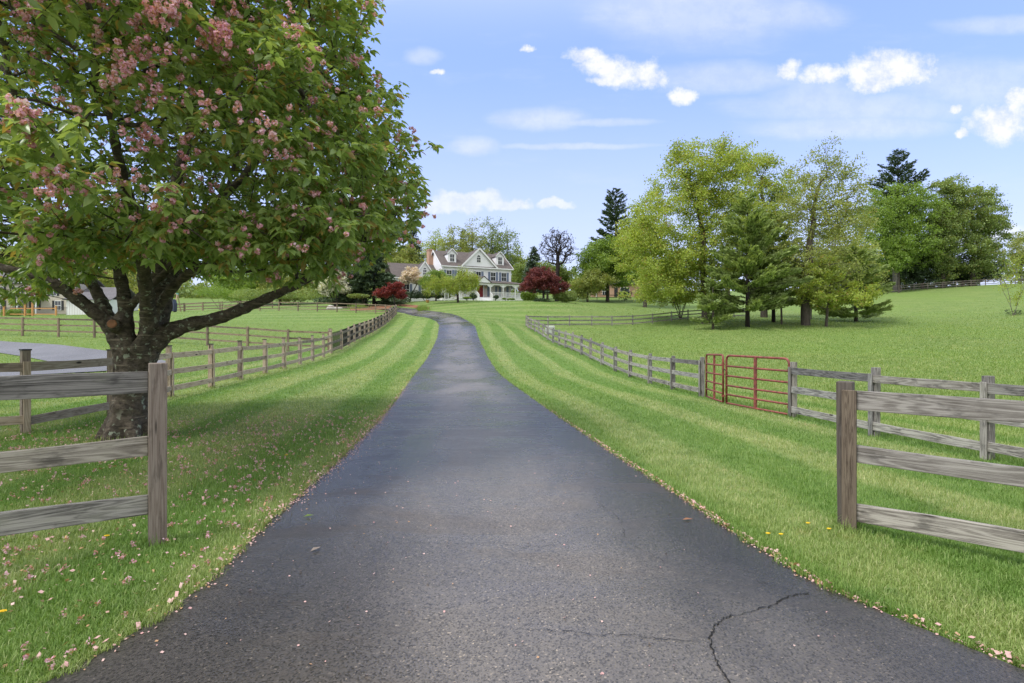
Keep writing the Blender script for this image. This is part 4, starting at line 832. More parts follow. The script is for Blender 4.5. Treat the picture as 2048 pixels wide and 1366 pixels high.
    cl = cl[((px > -200) | (r.random(K) < .5)) & hidden_fork(cl)]; K = len(cl); m = 8; C = np.repeat(cl, m, 0); a = np.tile(np.arange(m)*2*np.pi/m*1.0, K)+np.repeat(r.uniform(0, 6.28, K), m)+r.normal(0, .3, K*m)
    out = unit(C-np.array([-6.2, 8.2, 2.5])); Dv = np.stack([np.cos(a), np.sin(a), r.normal(-.45, .35, K*m)], -1)+out*.55; C = C+unit(Dv)*.02
    V, q, t3 = leaves(C, Dv, .112, .060, r); mesh_np('leaves', V-b, [q, t3], M['cherry_leaf'], root, smooth=True)
    # blossoms, thicker high on the left
    n = 800; sel = r.choice(len(T), n); c = T[sel]+unit(T[sel]-np.array([-6.2, 8.2, 3.5]))*.2
    # flower trusses on the outer twigs: densest high and to the left, on the side open to the light
    pxT = 1024+T[:, 0]*F/T[:, 1]; pyT = HZ-(T[:, 2]-CAMZ)*F/T[:, 1]; extra = []
    for q in range(95):
        u, v = r.beta(1.1, 1.9)*760-10, r.beta(1.0, 1.7)*520-30
        if q % 5 == 0: u, v = r.uniform(0, 830), r.uniform(0, 560)
        dd = np.hypot(pxT-u, pyT-v); near_ = np.where(dd < 55)[0]
        if len(near_): j = near_[np.argmin(T[near_, 1])]; extra.append(T[j]+np.array([r.normal(0, .06), -.12, r.normal(0, .05)]))
    extra = np.repeat(np.array(extra), r.integers(1, 3, len(extra)), 0); extra += r.normal(0, .07, extra.shape); c = np.concatenate([c, extra]); n = len(c)
    fl = np.repeat(c, 4, 0)+r.normal(0, .05, (n*4, 3)); pe = np.repeat(fl, 15, 0); d = unit(r.normal(0, 1, pe.shape)); pe = pe+d*.024; s = unit(np.cross(d, r.normal(0, 1, pe.shape))); t_ = unit(np.cross(d, s)+d*.4)
    V = np.stack([pe-t_*.014, pe+s*.014, pe+t_*.020, pe-s*.014], 1).reshape(-1, 3); i = np.arange(len(pe))[:, None]*4
    mesh_np('blossoms', V-b, [np.concatenate([i, i+1, i+2, i+3], 1)], M['blossom'], root)
cherry()

# ------------------------------------------------------------------ right-hand grove
GR = 'trees of the grove in the right paddock'
tree('oak_tree', 'tallest broad yellow-green tree at the left of the grove', 'tree', (1411, 63), [(1400, 340, 75, 62), (1340, 420, 80, 80), (1440, 400, 80, 90), (1300, 490, 62, 60), (1400, 520, 100, 80), (1330, 560, 65, 42), (1470, 330, 45, 50), (1375, 300, 30, 22), (1440, 295, 28, 20), (1355, 330, 25, 28), (1270, 470, 35, 26)], .42, 620, 34000, .17, 'yellowgreen', group=GR, sig=.42, shell=.42, top=.75, lw=.55)
tree('oak_tree', 'yellow-green tree whose crown rises behind the two tall ones', 'tree', (1528, 76), [(1530, 360, 45, 60), (1490, 320, 40, 38), (1560, 400, 55, 80), (1500, 440, 55, 80), (1530, 520, 50, 70), (1545, 320, 22, 24)], .4, 300, 14000, .19, 'yellowgreen', group=GR, sig=.45, top=.8, lw=.55)
tree('oak_tree', 'tall loose olive tree with bare fanning limbs at the right of the grove', 'tree', (1611, 60), [(1650, 320, 42, 42), (1620, 370, 62, 60), (1690, 350, 50, 50), (1660, 430, 95, 60), (1600, 470, 60, 80), (1700, 430, 55, 60), (1640, 540, 80, 60), (1650, 290, 20, 20), (1725, 380, 26, 22)], .40, 520, 11500, .16, 'olive', group=GR, bark='bark', sig=.36, shell=.5, top=.75, lw=.55)
tree('oak_tree', 'grey-olive bushy tree low behind the right end of the grove', 'tree', (1618, 72), [(1680, 520, 60, 70), (1640, 560, 50, 50), (1720, 540, 45, 60), (1600, 540, 40, 60)], .28, 300, 12000, .19, 'olive', group=GR, bark='bark_grey', sig=.5, top=.6)
tree('young_tree', 'small leaning tree with yellow-green layers at the right of the grove', 'tree', (1652, 59), [(1650, 560, 55, 24), (1700, 585, 55, 20), (1620, 590, 50, 20), (1670, 600, 80, 16), (1640, 530, 30, 20)], .14, 160, 6500, .15, 'yellowgreen', group=GR, sig=.25, lean=.5, top=.8)
tree('dogwood_tree', 'small multi-stemmed olive tree behind the rear fence, left of the grove', 'tree', (1361, 70), [(1330, 560, 70, 32), (1400, 570, 60, 35), (1290, 590, 50, 20), (1360, 530, 50, 28), (1350, 596, 70, 16), (1300, 540, 36, 26)], .10, 260, 12000, .15, 'yellowgreen', bark='bark', group=GR, sig=.32, stems=5, top=.85)
conifer('white_pine', 'dense dark pine standing in front of the grove centre', (1495, 58), 395, 98, 1.4, 26000, .30, 'pine', 'bark_dark', 'pine', GR, .55, .22)
conifer('white_pine', 'second dark pine of the grove just right of the centre one', (1547, 64), 430, 84, 1.8, 17000, .30, 'pine', 'bark_dark', 'pine', GR, .55, .2)
conifer('white_pine', 'short spreading pine with pale trunk under the tall oak', (1426, 57), 560, 40, .8, 4500, .28, 'pine', 'bark', 'pine', GR, .5, .13)
conifer('white_pine', 'grey-green pine with low sweeping boughs at the right end of the grove', (1712, 68), 500, 76, .5, 17000, .30, 'pine', 'bark', 'pine', GR, .5, .2)
for px, d, lb, rr in [(1455, 74, 'bare brown trunk among the pines of the grove', .45), (1604, 62, 'slim dark trunk tight against the tall olive tree', .16), (1563, 61, 'slim trunk between the second pine and the tall olive tree', .13)]:
    tree('thin_tree', lb, 'tree', (px, d), [(px, 540, 26, 40)], rr*.8, 40, 1400, .16, 'midgreen', group=GR, sig=.3, top=.8)
# left of the grove
conifer('spruce_tree', 'tall dark spruce rising behind the fresh green tree', (1232, 128), 376, 62, 4, 15000, .42, 'spruce', 'bark_dark', 'pine', None, .62, .45)
tree('maple_tree', 'fresh green rounded tree above the brick house', 'tree', (1215, 108), [(1210, 520, 60, 34), (1250, 500, 45, 25), (1180, 550, 38, 28), (1250, 545, 50, 30), (1215, 490, 35, 14)], .35, 300, 17000, .26, 'fresh', sig=.5, top=.6)
tree('willow_tree', 'pale drooping olive tree left of the brick house', 'tree', (1175, 104), [(1175, 572, 34, 22), (1200, 560, 36, 18), (1160, 585, 20, 14)], .2, 120, 7000, .22, 'olive', sig=.4, top=.7)
tree('oak_tree', 'yellow-green tree between the spruce and the tall grove', 'tree', (1290, 95), [(1290, 460, 50, 46), (1270, 510, 50, 50), (1310, 540, 50, 50)], .3, 260, 12000, .22, 'yellowgreen', sig=.5, top=.7)
shrub('shrub', 'dark shrub at the right corner of the brick house', 1250, 112, [(1250, 588, 14, 12)], 900, .2, 'spruce')
# ridge trees on the right
RG = 'trees along the ridge on the right'
conifer('pine_tree', 'dark pine with a ragged top rising highest on the ridge', (1796, 122), 300, 66, 9, 17000, .40, 'spruce', 'bark_dark', 'pine', RG, .5, .45)
tree('maple_tree', 'pale green tree in front of the ragged pine on the ridge', 'tree', (1790, 116), [(1800, 400, 65, 34), (1760, 440, 60, 40), (1840, 430, 50, 50), (1790, 480, 80, 40), (1830, 510, 45, 40), (1740, 490, 40, 30)], .45, 460, 17000, .25, 'fresh', group=RG, bark='bark_grey', sig=.55, top=.65)
tree('maple_tree', 'ivy-clad mid-green tree beside a gap of sky on the ridge', 'tree', (1886, 117), [(1900, 375, 35, 26), (1890, 430, 40, 50), (1880, 490, 40, 50), (1885, 535, 26, 30)], .4, 260, 15000, .25, 'midgreen', group=RG, sig=.5, top=.85)
tree('maple_tree', 'large rounded mid-green tree at the right of the ridge', 'tree', (1945, 119), [(1940, 420, 56, 52), (1975, 460, 42, 60), (1930, 490, 50, 50), (1960, 530, 50, 34), (1900, 460, 30, 40), (1955, 385, 24, 22)], .45, 560, 23000, .25, 'midgreen', group=RG, sig=.5, shell=.42, top=.7)
tree('maple_tree', 'bright green low tree at the foot of the pale ridge tree', 'tree', (1798, 112), [(1797, 500, 26, 26), (1790, 525, 30, 18)], .15, 110, 5500, .22, 'fresh', group=RG, sig=.35, top=.8)
tree('maple_tree', 'dark bushy tree behind the ridge fence left of the ivy-clad one', 'tree', (1845, 120), [(1845, 530, 40, 34), (1870, 520, 30, 40), (1820, 545, 30, 22)], .3, 200, 10000, .26, 'spruce', group=RG, sig=.5, top=.7)
tree('pale_tree', 'thin olive tree at the right edge beyond the ridge', 'tree', (2040, 125), [(2040, 510, 50, 30), (2075, 490, 50, 40), (2020, 540, 36, 24), (2090, 540, 60, 40)], .3, 260, 9500, .25, 'olive', group=RG, sig=.5, top=.7, bark='bark_grey')
tree('dark_tree', 'dark low trees under the round ridge tree', 'tree', (1925, 124), [(1935, 545, 50, 22), (1895, 545, 26, 22), (1975, 540, 26, 20)], .3, 160, 8000, .26, 'spruce', group=RG, sig=.4, top=.7)
tree('sapling', 'slender pale sapling standing alone on the right slope', 'tree', (2027, 70), [(2022, 560, 22, 30), (2030, 530, 16, 24), (2035, 590, 18, 22)], .05, 70, 700, .13, 'yellowgreen', bark='bark_grey', sig=.3, stems=4, top=.9, rtip=.008)
shrub('small_plant', 'low dark plants at the foot of the sapling', 2024, 69.5, [(2014, 624, 5, 5), (2035, 625, 7, 4)], 220, .12, 'spruce', cat='plant')
for i, (a, bb, e, h_) in enumerate([(1690, 520, 125, 30), (1740, 545, 130, 24)]):
    tree('evergreen_tree', ['bluish evergreen behind the right end of the grove', 'low evergreen behind the ridge fence near the grove'][i], 'tree', (a, e), [(a, bb, 46, h_), (a+26, bb+22, 40, h_*.8)], .3, 170, 9000, .28, 'midgreen', sig=.5, top=.7)

# ------------------------------------------------------------------ trees around the white house
BW = 'woodland trees behind the white house'
for i, (px, top, lb, lf_, n) in enumerate([(905, 448, 'thin-leaved tall tree behind the left dormer', 'olive', 4200), (945, 432, 'bare-stemmed tall tree behind the middle gable', 'olive', 3600), (985, 430, 'tallest thin tree behind the right dormer', 'midgreen', 3200),
                                           (1015, 452, 'sparse tree right of the tallest thin one', 'midgreen', 2600), (870, 455, 'thin tree behind the chimney', 'yellowgreen', 3600), (1040, 490, 'low yellow-green tree behind the house right end', 'yellowgreen', 4000),
                                           (838, 470, 'bare-branched tree left of the chimney', 'olive', 2200)]):
    tree('tall_tree', lb, 'tree', (px, 125+i*2), [(px, top+28, 24, 26), (px-10, top+60, 26, 36), (px+12, top+70, 26, 36), (px, 540, 30, 30)], .28, 230, n, .24, lf_, group=BW, bark='bark_grey', sig=.45, top=.85, rtip=.02, bf=.5)
for i, (px, top, d, lb) in enumerate([(926, 458, 132, 'narrow dark fir among the thin trees behind the house'), (826, 446, 124, 'dark conifer left of the white house chimney'), (1068, 494, 108, 'neat blue-green spruce right of the white house')]):
    conifer('fir_tree', lb, (px, d), top, [13, 26, 30][i], 2, [5000, 8000, 9000][i], .34, 'bluespruce' if i == 2 else 'spruce', 'bark_dark', 'spruce', None, [.6, .6, .9][i], .25)
tree('wood_mass_tree', 'yellow-green bushy tree at the right back corner of the white house', 'tree', (1095, 118), [(1100, 545, 40, 24), (1060, 550, 40, 30), (1130, 560, 30, 20)], .25, 150, 8000, .28, 'midgreen', group=BW, sig=.5, top=.7)
for i, (px, py, rx, ry, lf_) in enumerate([(560, 560, 60, 30, 'olive'), (640, 550, 60, 34, 'midgreen'), (480, 560, 60, 26, 'fresh'), (720, 540, 60, 40, 'midgreen'), (790, 520, 46, 40, 'olive'), (250, 560, 60, 30, 'olive'), (160, 545, 70, 30, 'midgreen'), (20, 520, 70, 26, 'olive')]):
    tree('wood_edge_tree', ['olive tree at the wood edge behind the paddock', 'mid-green tree behind the white dogwood', 'fresh green tree at the paddock far end', 'green tree behind the blue-green spruce', 'olive tree behind the spruce left of the house', 'olive tree behind the play set', 'green tree behind the neighbour garage', 'olive tree behind the neighbour house'][i],
         'tree', (px, 118+i), [(px, py, rx, ry), (px+20, py+22, rx, ry*.7)], .3, 200, 9500, .28, lf_, group=BW, sig=.55, top=.7)
tree('oak_tree', 'dark bare spreading tree right of the white house', 'tree', (1114, 108), [(1115, 490, 40, 32), (1095, 505, 22, 26), (1140, 505, 22, 26), (1115, 470, 26, 14)], .42, 520, 1100, .17, 'darkleaf', bark='bark_dark', sig=.2, top=.5, rtip=.032, bf=.3, shell=.5)
conifer('blue_spruce', 'wide dark green spruce beside the white dogwood', (748, 82), 490, 66, .15, 21000, .30, 'spruce', 'bark_dark', 'spruce', None, .55, .25)
conifer('blue_spruce', 'lower dark evergreen merging with the wide spruce', (705, 81), 540, 36, .1, 8000, .28, 'spruce', 'bark_dark', 'spruce', None, .5, .18)
tree('dogwood_tree', 'white flowering dogwood left of the dark spruce', 'tree', (671, 79), [(668, 565, 26, 16), (655, 578, 20, 12), (685, 578, 18, 12), (672, 552, 16, 10)], .12, 150, 7500, .15, 'white', bark='bark_dark', sig=.2, stems=4, top=.75, flat=1.0, lw=.9, crown='blossom_crown')
tree('dogwood_tree', 'cream flowering dogwood in front of the house wing', 'tree', (818, 86), [(822, 548, 17, 14), (812, 558, 14, 10), (835, 560, 14, 8)], .10, 110, 4600, .14, 'cream', bark='bark_dark', sig=.18, stems=3, top=.8, flat=1.0, lw=.9, crown='blossom_crown')
tree('japanese_maple', 'small crimson maple with layered crown at the drive bend', 'tree', (790, 72), [(790, 574, 16, 10), (764, 588, 17, 8), (803, 588, 13, 9), (778, 582, 16, 8)], .08, 120, 6500, .13, 'redleaf', bark='bark_dark', sig=.16, top=.6, lw=.5)
tree('japanese_maple', 'large dark red maple in front of the porch right end', 'tree', (1087, 80), [(1085, 560, 34, 20), (1060, 570, 24, 15), (1112, 572, 24, 15), (1085, 545, 24, 12), (1050, 574, 14, 9), (1125, 574, 12, 9)], .17, 260, 13500, .14, 'purpleleaf', bark='bark_dark', sig=.2, top=.6, lw=.5)
tree('weeping_cherry', 'weeping yellow-green tree on the lawn before the white house', 'tree', (916, 78), [(880, 560, 24, 16), (905, 565, 30, 18), (935, 560, 24, 20), (862, 570, 20, 12), (925, 540, 14, 12), (950, 560, 12, 16)], .16, 260, 9500, .13, 'yellowgreen', bark='bark_dark', sig=.22, top=.5, hang=.5, lw=.35, flat=0, droop=1.2)
tree('weeping_cherry', 'brighter green tree overlapping the weeping one near the house wing', 'tree', (872, 84), [(872, 552, 22, 14), (855, 562, 16, 12), (888, 556, 16, 14)], .12, 140, 6500, .14, 'fresh', bark='bark_dark', sig=.22, top=.6, hang=.3, lw=.4, droop=1.0)
for px, d, bl, n, lf_, lb in [(850, 86, [(830, 590, 14, 9), (852, 590, 16, 9), (875, 590, 14, 9), (893, 591, 10, 8)], 6500, 'spruce', 'long dark clipped hedge in front of the house wing'), (946, 83, [(946, 592, 7, 7)], 1300, 'spruce', 'round dark shrub left of the porch steps'),
                              (990, 84, [(992, 594, 6, 5)], 900, 'spruce', 'round dark shrub right of the porch steps'), (934, 82, [(934, 596, 8, 3.5)], 900, 'fresh', 'low lime green shrub left of the round dark one'), (1012, 84, [(1008, 598, 6, 2.6), (1022, 599, 8, 2.6)], 900, 'fresh', 'low lime green shrubs under the porch railing'),
                              (1052, 83, [(1052, 592, 10, 9), (1065, 594, 9, 7)], 3200, 'fresh', 'bright green bush at the porch right corner'), (1090, 79, [(1080, 600, 14, 3.5), (1095, 601, 8, 3)], 1300, 'spruce', 'low dark ground shrubs around the maple trunk'),
                              (1125, 82, [(1118, 590, 16, 9), (1142, 593, 14, 11), (1132, 600, 14, 6)], 5200, 'midgreen', 'rounded green bushes right of the dark red maple'), (800, 78, [(800, 600, 22, 4)], 1300, 'spruce', 'low dark shrub under the crimson maple'),
                              (728, 78, [(715, 592, 24, 7)], 1800, 'midgreen', 'grey-green shrub between the dogwood and the crimson maple'), (600, 84, [(560, 588, 40, 12), (620, 590, 34, 12), (500, 590, 40, 11)], 8500, 'midgreen', 'green thicket behind the paddock back fence'),
                              (440, 90, [(430, 585, 40, 12), (470, 590, 30, 12)], 4800, 'fresh', 'light green thicket behind the paddock left part'), (670, 80, [(655, 600, 30, 5)], 1500, 'spruce', 'dark low growth under the white dogwood')]:
    shrub('shrub', lb, px, d, bl, n, .17, lf_)
def iris(px, d, n, wpx, label):
    b = np.array(G(px, d)); r = np.random.default_rng(int(px)); mb = MB(); root = empty('iris_clump', b, label=label, cat='plant')
    for k in range(n):
        x, y = r.normal(0, wpx*.5)*d/F, r.normal(0, .5); z = H(b[0]+x, b[1]+y)-b[2]; h = r.uniform(.25, .75); a = r.uniform(-.3, .3); w_ = .03
        mb.quad([(x-w_, y, z), (x+w_, y, z), (x+a*.6+w_*.8, y+a*.3, z+h*.7), (x+a*.6-w_*.8, y+a*.3, z+h*.7)]); mb.quad([(x+a*.6-w_*.8, y+a*.3, z+h*.7), (x+a*.6+w_*.8, y+a*.3, z+h*.7), (x+a*1.1, y+a*.5, z+h)])
    mb.build('blades', M['fresh'], root, kind='stuff')
iris(846, 72, 150, 14, 'clump of iris leaves on the inside of the drive bend'); iris(716, 76, 200, 16, 'iris leaves behind the paddock fence near the dogwood')
strip('mulch_bed', [XY(700, 73), XY(740, 73.5), XY(775, 74.5)], [XY(700, 79), XY(745, 80), XY(790, 81)], M['mulch'], .02, 5, label='orange brown mulch bed behind the paddock corner', cat='flower bed')
strip('mulch_bed', [XY(795, 78.5), XY(830, 74.5), XY(856, 72)], [XY(795, 82), XY(832, 78), XY(858, 74)], M['mulch'], .03, 5, label='mulch strip along the outer edge of the drive bend', cat='flower bed')
def rock(px, d, s, label):
    r = random.Random(int(px*7)); b = G(px, d); me = bpy.data.meshes.new('boulder'); import bmesh
    bm = bmesh.new(); bmesh.ops.create_icosphere(bm, subdivisions=3, radius=1)
    for v in bm.verts: k = 1+.18*math.sin(v.co.x*4+px)+.13*math.sin(v.co.y*5)+.08*math.sin(v.co.z*9); v.co = Vector((v.co.x*s[0]*k, v.co.y*s[1]*k, max(-.1, v.co.z*s[2]*k)))
    bm.to_mesh(me); bm.free(); me.materials.append(M['stone']); o = bpy.data.objects.new('boulder', me); COL.objects.link(o); o.location = b; tag(o, label, 'rock')
rock(662, 75, (.8, .5, .45), 'flat pale boulder behind the paddock fence'); rock(786, 73.5, (.45, .4, .28), 'small pale rock at the foot of the crimson maple'); rock(676, 75.5, (.5, .4, .3), 'smaller pale boulder right of the flat one')

# ------------------------------------------------------------------ white farmhouse
def window(mb_root, u, v, z0, w, h, shutters=None, facing='front', cols=2, rows=4, arch=False, tr='trim', sh='shutter'):
    """window in local plane y=v facing -y; frame part > pane and muntins as sub-parts"""
    f = MB(); t = .07
    f.box(u-w/2-t, v-.05, z0-t, u-w/2, v+.02, z0+h+t); f.box(u+w/2, v-.05, z0-t, u+w/2+t, v+.02, z0+h+t); f.box(u-w/2, v-.05, z0+h, u+w/2, v+.02, z0+h+t*1.3); f.box(u-w/2, v-.07, z0-t, u+w/2, v+.02, z0); f.box(u-w/2, v-.04, z0+h/2-.035, u+w/2, v+.01, z0+h/2+.035)
    for k in range(1, cols): x = u-w/2+w*k/cols; f.box(x-.018, v-.032, z0, x+.018, v+.0, z0+h)
    if arch:
        pts = [(u+(w/2+t)*math.cos(a), z0+h+t*1.3+(w/2+t)*math.sin(a)) for a in np.linspace(0, math.pi, 9)]; f.prism(pts[::-1], v-.04, v+.01)
    fo = f.build('window', M[tr], mb_root); MB().box(u-w/2, v-.022, z0, u+w/2, v-.006, z0+h).build('pane', M['glass'], fo)
    if arch:
        pts = [(u+(w/2-.03)*math.cos(a), z0+h+t*1.6+(w/2-.03)*math.sin(a)) for a in np.linspace(0, math.pi, 9)]; MB().prism(pts[::-1], v-.055, v-.043).build('pane', M['glass'], fo)
    if shutters:
        for s in (-1, 1):
            x = u+s*(w/2+t+.22); b = MB(); b.box(x-.2, v-.05, z0-.05, x+.2, v-.002, z0+h+.08)
            for k in range(8): zz = z0+.05+k*(h-.05)/8; b.box(x-.15, v-.062, zz, x+.15, v-.05, zz+.06)
            b.build('shutter', M[sh], mb_root)
def slope(mb, p, th=.12):
    """roof slab from 4 points (counter-clockwise seen from above)"""
    P = [Vector(a) for a in p]; n = (P[1]-P[0]).cross(P[2]-P[0]).normalized()*th; Q = [a-n for a in P]
    mb.quad(P); mb.quad(Q[::-1])
    for i in range(len(P)): j = (i+1) % len(P); mb.quad([P[i], Q[i], Q[j], P[j]])
def house():
    g = 7.35; root = empty('white_house', (-11.4, 90, g), math.atan2(.407, .911), label='white two-storey farmhouse with dormers, centre gable, red door and wraparound porch', cat='house'); WID, DEP, EV, RG_ = 12.3, 9.0, 5.85, 8.75; fl = .6
    R = lambda: MB()
    w = R(); w.box(0, 0, -.6, WID, DEP, EV)
    w.prism([(0, 0), (0, 0), (0, 0)], 0, 0) if False else None
    w.build('wall', M['white_wall'], root)
    ge = MB()   # gable ends (triangles, set in from the roof) as thin prisms along x
    for x0, x1 in ((0, .15), (WID-.15, WID)):
        b = len(ge.v); tri = [(0.0, EV), (DEP, EV), (DEP/2, RG_-.05)]
        for x in (x0, x1):
            for y, z in tri: ge.v.append((x, y, z)); ge.uv.append((y, z))
        ge.f += [[b, b+2, b+1], [b+3, b+4, b+5], [b, b+1, b+4, b+3], [b+1, b+2, b+5, b+4], [b+2, b, b+3, b+5]]
    ge.build('gable_wall', M['white_wall'], root)
    rf_ = MB(); o = .35; k = (RG_-EV)/(DEP/2); slope(rf_, [(-.3, -o, EV-o*k+.12), (WID+.3, -o, EV-o*k+.12), (WID+.3, DEP/2, RG_+.12), (-.3, DEP/2, RG_+.12)]); slope(rf_, [(WID+.3, DEP+o, EV-o*k+.12), (-.3, DEP+o, EV-o*k+.12), (-.3, DEP/2, RG_+.12), (WID+.3, DEP/2, RG_+.12)]); roof = rf_.build('roof', M['roof'], root)
    # rake boards, gutter and frieze
    tb = MB(); tb.box(-.3, -o-.06, EV-o*k-.08, WID+.3, -o+.02, EV-o*k+.10); tb.box(0.0, -.03, EV-.35, WID, -.002, EV-.05)
    for x in (-.34, WID+.30):
        tb.beam((x+.02, -o, EV-o*k+.04), (x+.02, DEP/2, RG_+.04), .22, .05); tb.beam((x+.02, DEP/2, RG_+.04), (x+.02, DEP+o, EV-o*k+.04), .22, .05)
    for x in (-.012, WID-.09): tb.box(x, -.025, 0, x+.1, -.001, EV-.36)
    tb.build('trim', M['trim'], root)
    # centre gable
    c, hw, y0 = 6.4, 3.0, -.12; az_ = RG_+.05; gb = MB(); gb.prism([(c-hw, EV-.05), (c+hw, EV-.05), (c, az_)], y0, .6); gb.build('front_gable', M['white_wall'], root)
    gr = MB(); dy = DEP/2
    slope(gr, [(c-hw-.35, y0-.25, EV-.25), (c, y0-.25, az_+.16), (c, dy, az_+.16), (c-hw-.35, dy, EV-.25)][::-1] if False else [(c-hw-.35, y0-.25, EV-.22), (c, y0-.25, az_+.18), (c, dy, az_+.18), (c-hw-.35, .35, EV-.22)]); slope(gr, [(c, y0-.25, az_+.18), (c+hw+.35, y0-.25, EV-.22), (c+hw+.35, .35, EV-.22), (c, dy, az_+.18)]); gr.build('gable_roof', M['roof'], root)
    rk = MB(); rk.beam((c-hw-.38, y0-.28, EV-.28), (c, y0-.28, az_+.09), .26, .06); rk.beam((c, y0-.28, az_+.09), (c+hw+.38, y0-.28, EV-.28), .26, .06); rk.build('gable_trim', M['trim'], root)
    window(root, c-.1, y0, EV+.75, .62, .78, arch=True)
    # dormers
    for u in (1.9, 10.55):
        yd = .75; zb = EV+(yd)*k-.1; d = MB(); hw_ = .72; d.prism([(u-hw_, zb), (u+hw_, zb), (u+hw_, zb+1.75), (u, zb+2.45), (u-hw_, zb+1.75)], yd, 3.6); do = d.build('dormer', M['white_wall'], root)
        dr = MB(); slope(dr, [(u-hw_-.14, yd-.18, zb+1.66), (u, yd-.18, zb+2.55), (u, 4.0, zb+2.55), (u-hw_-.14, 3.0, zb+1.66)]); slope(dr, [(u, yd-.18, zb+2.55), (u+hw_+.14, yd-.18, zb+1.66), (u+hw_+.14, 3.0, zb+1.66), (u, 4.0, zb+2.55)]); dr.build('dormer_roof', M['roof'], do)
        tt_ = MB(); tt_.beam((u-hw_-.16, yd-.2, zb+1.6), (u, yd-.2, zb+2.5), .13, .05); tt_.beam((u, yd-.2, zb+2.5), (u+hw_+.16, yd-.2, zb+1.6), .13, .05); tt_.build('dormer_trim', M['trim'], do)
        window(do, u, yd, zb+.35, .72, 1.2)
    for u in (1.15, 3.0, 6.3, 8.95, 10.95): window(root, u, 0, 3.62, .82, 1.38, True)
    for u in (1.5, 3.2, 8.8, 10.9): window(root, u, 0, .95, .85, 1.6, True)
    # porch
    x0, x1, yp = 2.2, WID+1.9, -2.1
    p = MB(); p.box(x0, yp, .32, x1, -.001, fl-.02); p.box(WID+.001, 0, .32, x1, 5, fl-.02); p.box(x0, yp+.06, -.9, x1-.06, yp+.12, .32); p.box(x1-.12, yp+.12, -.9, x1-.06, 5, .32); p.build('porch_floor', M['trim'], root)
    MB().box(x0-.3, -.025, fl, WID-.1, -.004, 3.05).build('porch_back_wall', M['porchwall'], root)
    pr_ = MB(); slope(pr_, [(x0-.2, yp-.25, 3.0), (x1+.3, yp-.25, 3.0), (WID+.02, -.01, 3.55), (x0-.2, -.01, 3.55)], .08); slope(pr_, [(x1+.3, yp-.25, 3.0), (x1+.3, 5.2, 3.0), (WID+.02, 5.2, 3.55), (WID+.02, -.01, 3.55)], .08); pr_.build('porch_roof', M['roof'], root)
    be = MB(); be.box(x0, yp-.04, 2.66, x1, yp+.1, 2.93); be.box(x1-.14, yp+.1, 2.66, x1, 5, 2.93); be.build('porch_beam', M['trim'], root)
    cols = [x0+.1, 5.1, 7.65, 9.95, 12.2, x1-.1]
    for cx in cols:
        q = MB(); q.box(cx-.08, yp, fl-.02, cx+.08, yp+.14, 2.66)
        for s in (-1, 1):
            for i in range(4): a0 = i/4; wd = .55*(1-a0); q.box(min(cx+s*.08, cx+s*(.08+wd)), yp+.03, 2.66-.09*(i+1), max(cx+s*.08, cx+s*(.08+wd)), yp+.09, 2.66-.09*i)
        q.build('porch_post', M['trim'], root)
    q = MB(); q.box(x1-.16, 2.4, fl-.02, x1-.02, 2.54, 2.66); q.build('porch_post', M['trim'], root)
    for a, b in ((cols[0], 5.02), (7.73, 9.87), (10.03, 12.12), (12.28, cols[5]-.08)):
        rl = MB(); rl.box(a+.08, yp+.03, fl+.82, b, yp+.11, fl+.9); rl.box(a+.08, yp+.05, fl+.08, b, yp+.09, fl+.14); x = a+.14
        while x < b-.05: rl.box(x, yp+.05, fl+.14, x+.045, yp+.09, fl+.82); x += .13
        rl.build('porch_railing', M['trim'], root)
    rl = MB(); rl.box(x1-.11, yp+.14, fl+.82, x1-.03, 5, fl+.9); yv = yp+.2
    while yv < 4.9: rl.box(x1-.09, yv, fl+.1, x1-.05, yv+.045, fl+.82); yv += .13
    rl.build('porch_railing', M['trim'], root)
    st = MB()
    for i in range(4): st.box(5.2, yp-.3*(i+1), -.6, 7.55, yp-.3*i-.001, .48-.16*i)
    for x in (5.2, 7.55): st.beam((x, yp, fl+.9), (x, yp-1.2, .9), .08, .08); st.beam((x, yp-1.15, 0), (x, yp-1.15, 1.0), .1, .1, up=(0, 1, 0)); [st.beam((x, yp-.15*j-.1, .5-.09*j), (x, yp-.15*j-.1, 1.4-.09*j), .04, .04, up=(0, 1, 0)) for j in range(7)]
    st.build('steps', M['trim'], root)
    pg = MB(); pg.prism([(5.2, 3.0), (7.6, 3.0), (6.4, 3.95)], yp-.3, yp-.18); pg.build('porch_gable', M['trim'], root)
    pp = MB(); slope(pp, [(5.0, yp-.4, 2.98), (6.4, yp-.4, 4.1), (6.4, -.05, 4.1), (5.0, -.6, 3.2)], .07); slope(pp, [(6.4, yp-.4, 4.1), (7.8, yp-.4, 2.98), (7.8, -.6, 3.2), (6.4, -.05, 4.1)], .07); pp.build('porch_gable_roof', M['roof'], root)
    dm_ = MB(); dm_.box(6.1, -.06, fl, 7.1, -.026, fl+2.15); dd = dm_.build('door', M['door_red'], root); tq = MB(); tq.box(5.95, -.07, fl, 6.09, -.027, fl+2.3); tq.box(7.11, -.07, fl, 7.25, -.027, fl+2.3); tq.box(6.091, -.07, fl+2.16, 7.109, -.027, fl+2.3); tq.build('door_frame', M['trim'], root)
    MB().box(6.95, -.1, fl+1.0, 7.01, -.061, fl+1.08).build('handle', M['lamp'], dd)
    for u in (7.6, 5.5): MB().box(u-.07, -.16, fl+1.65, u+.07, -.03, fl+1.95).build('porch_lamp', M['lamp'], root)
    # chimney on the left end
    ch = MB(); ch.box(-.75, 5.4, 0, -.002, 6.9, RG_+.25); ch.box(-.82, 5.33, RG_+.251, .05, 6.97, RG_+.42); ch.build('chimney', M['brick'], root)
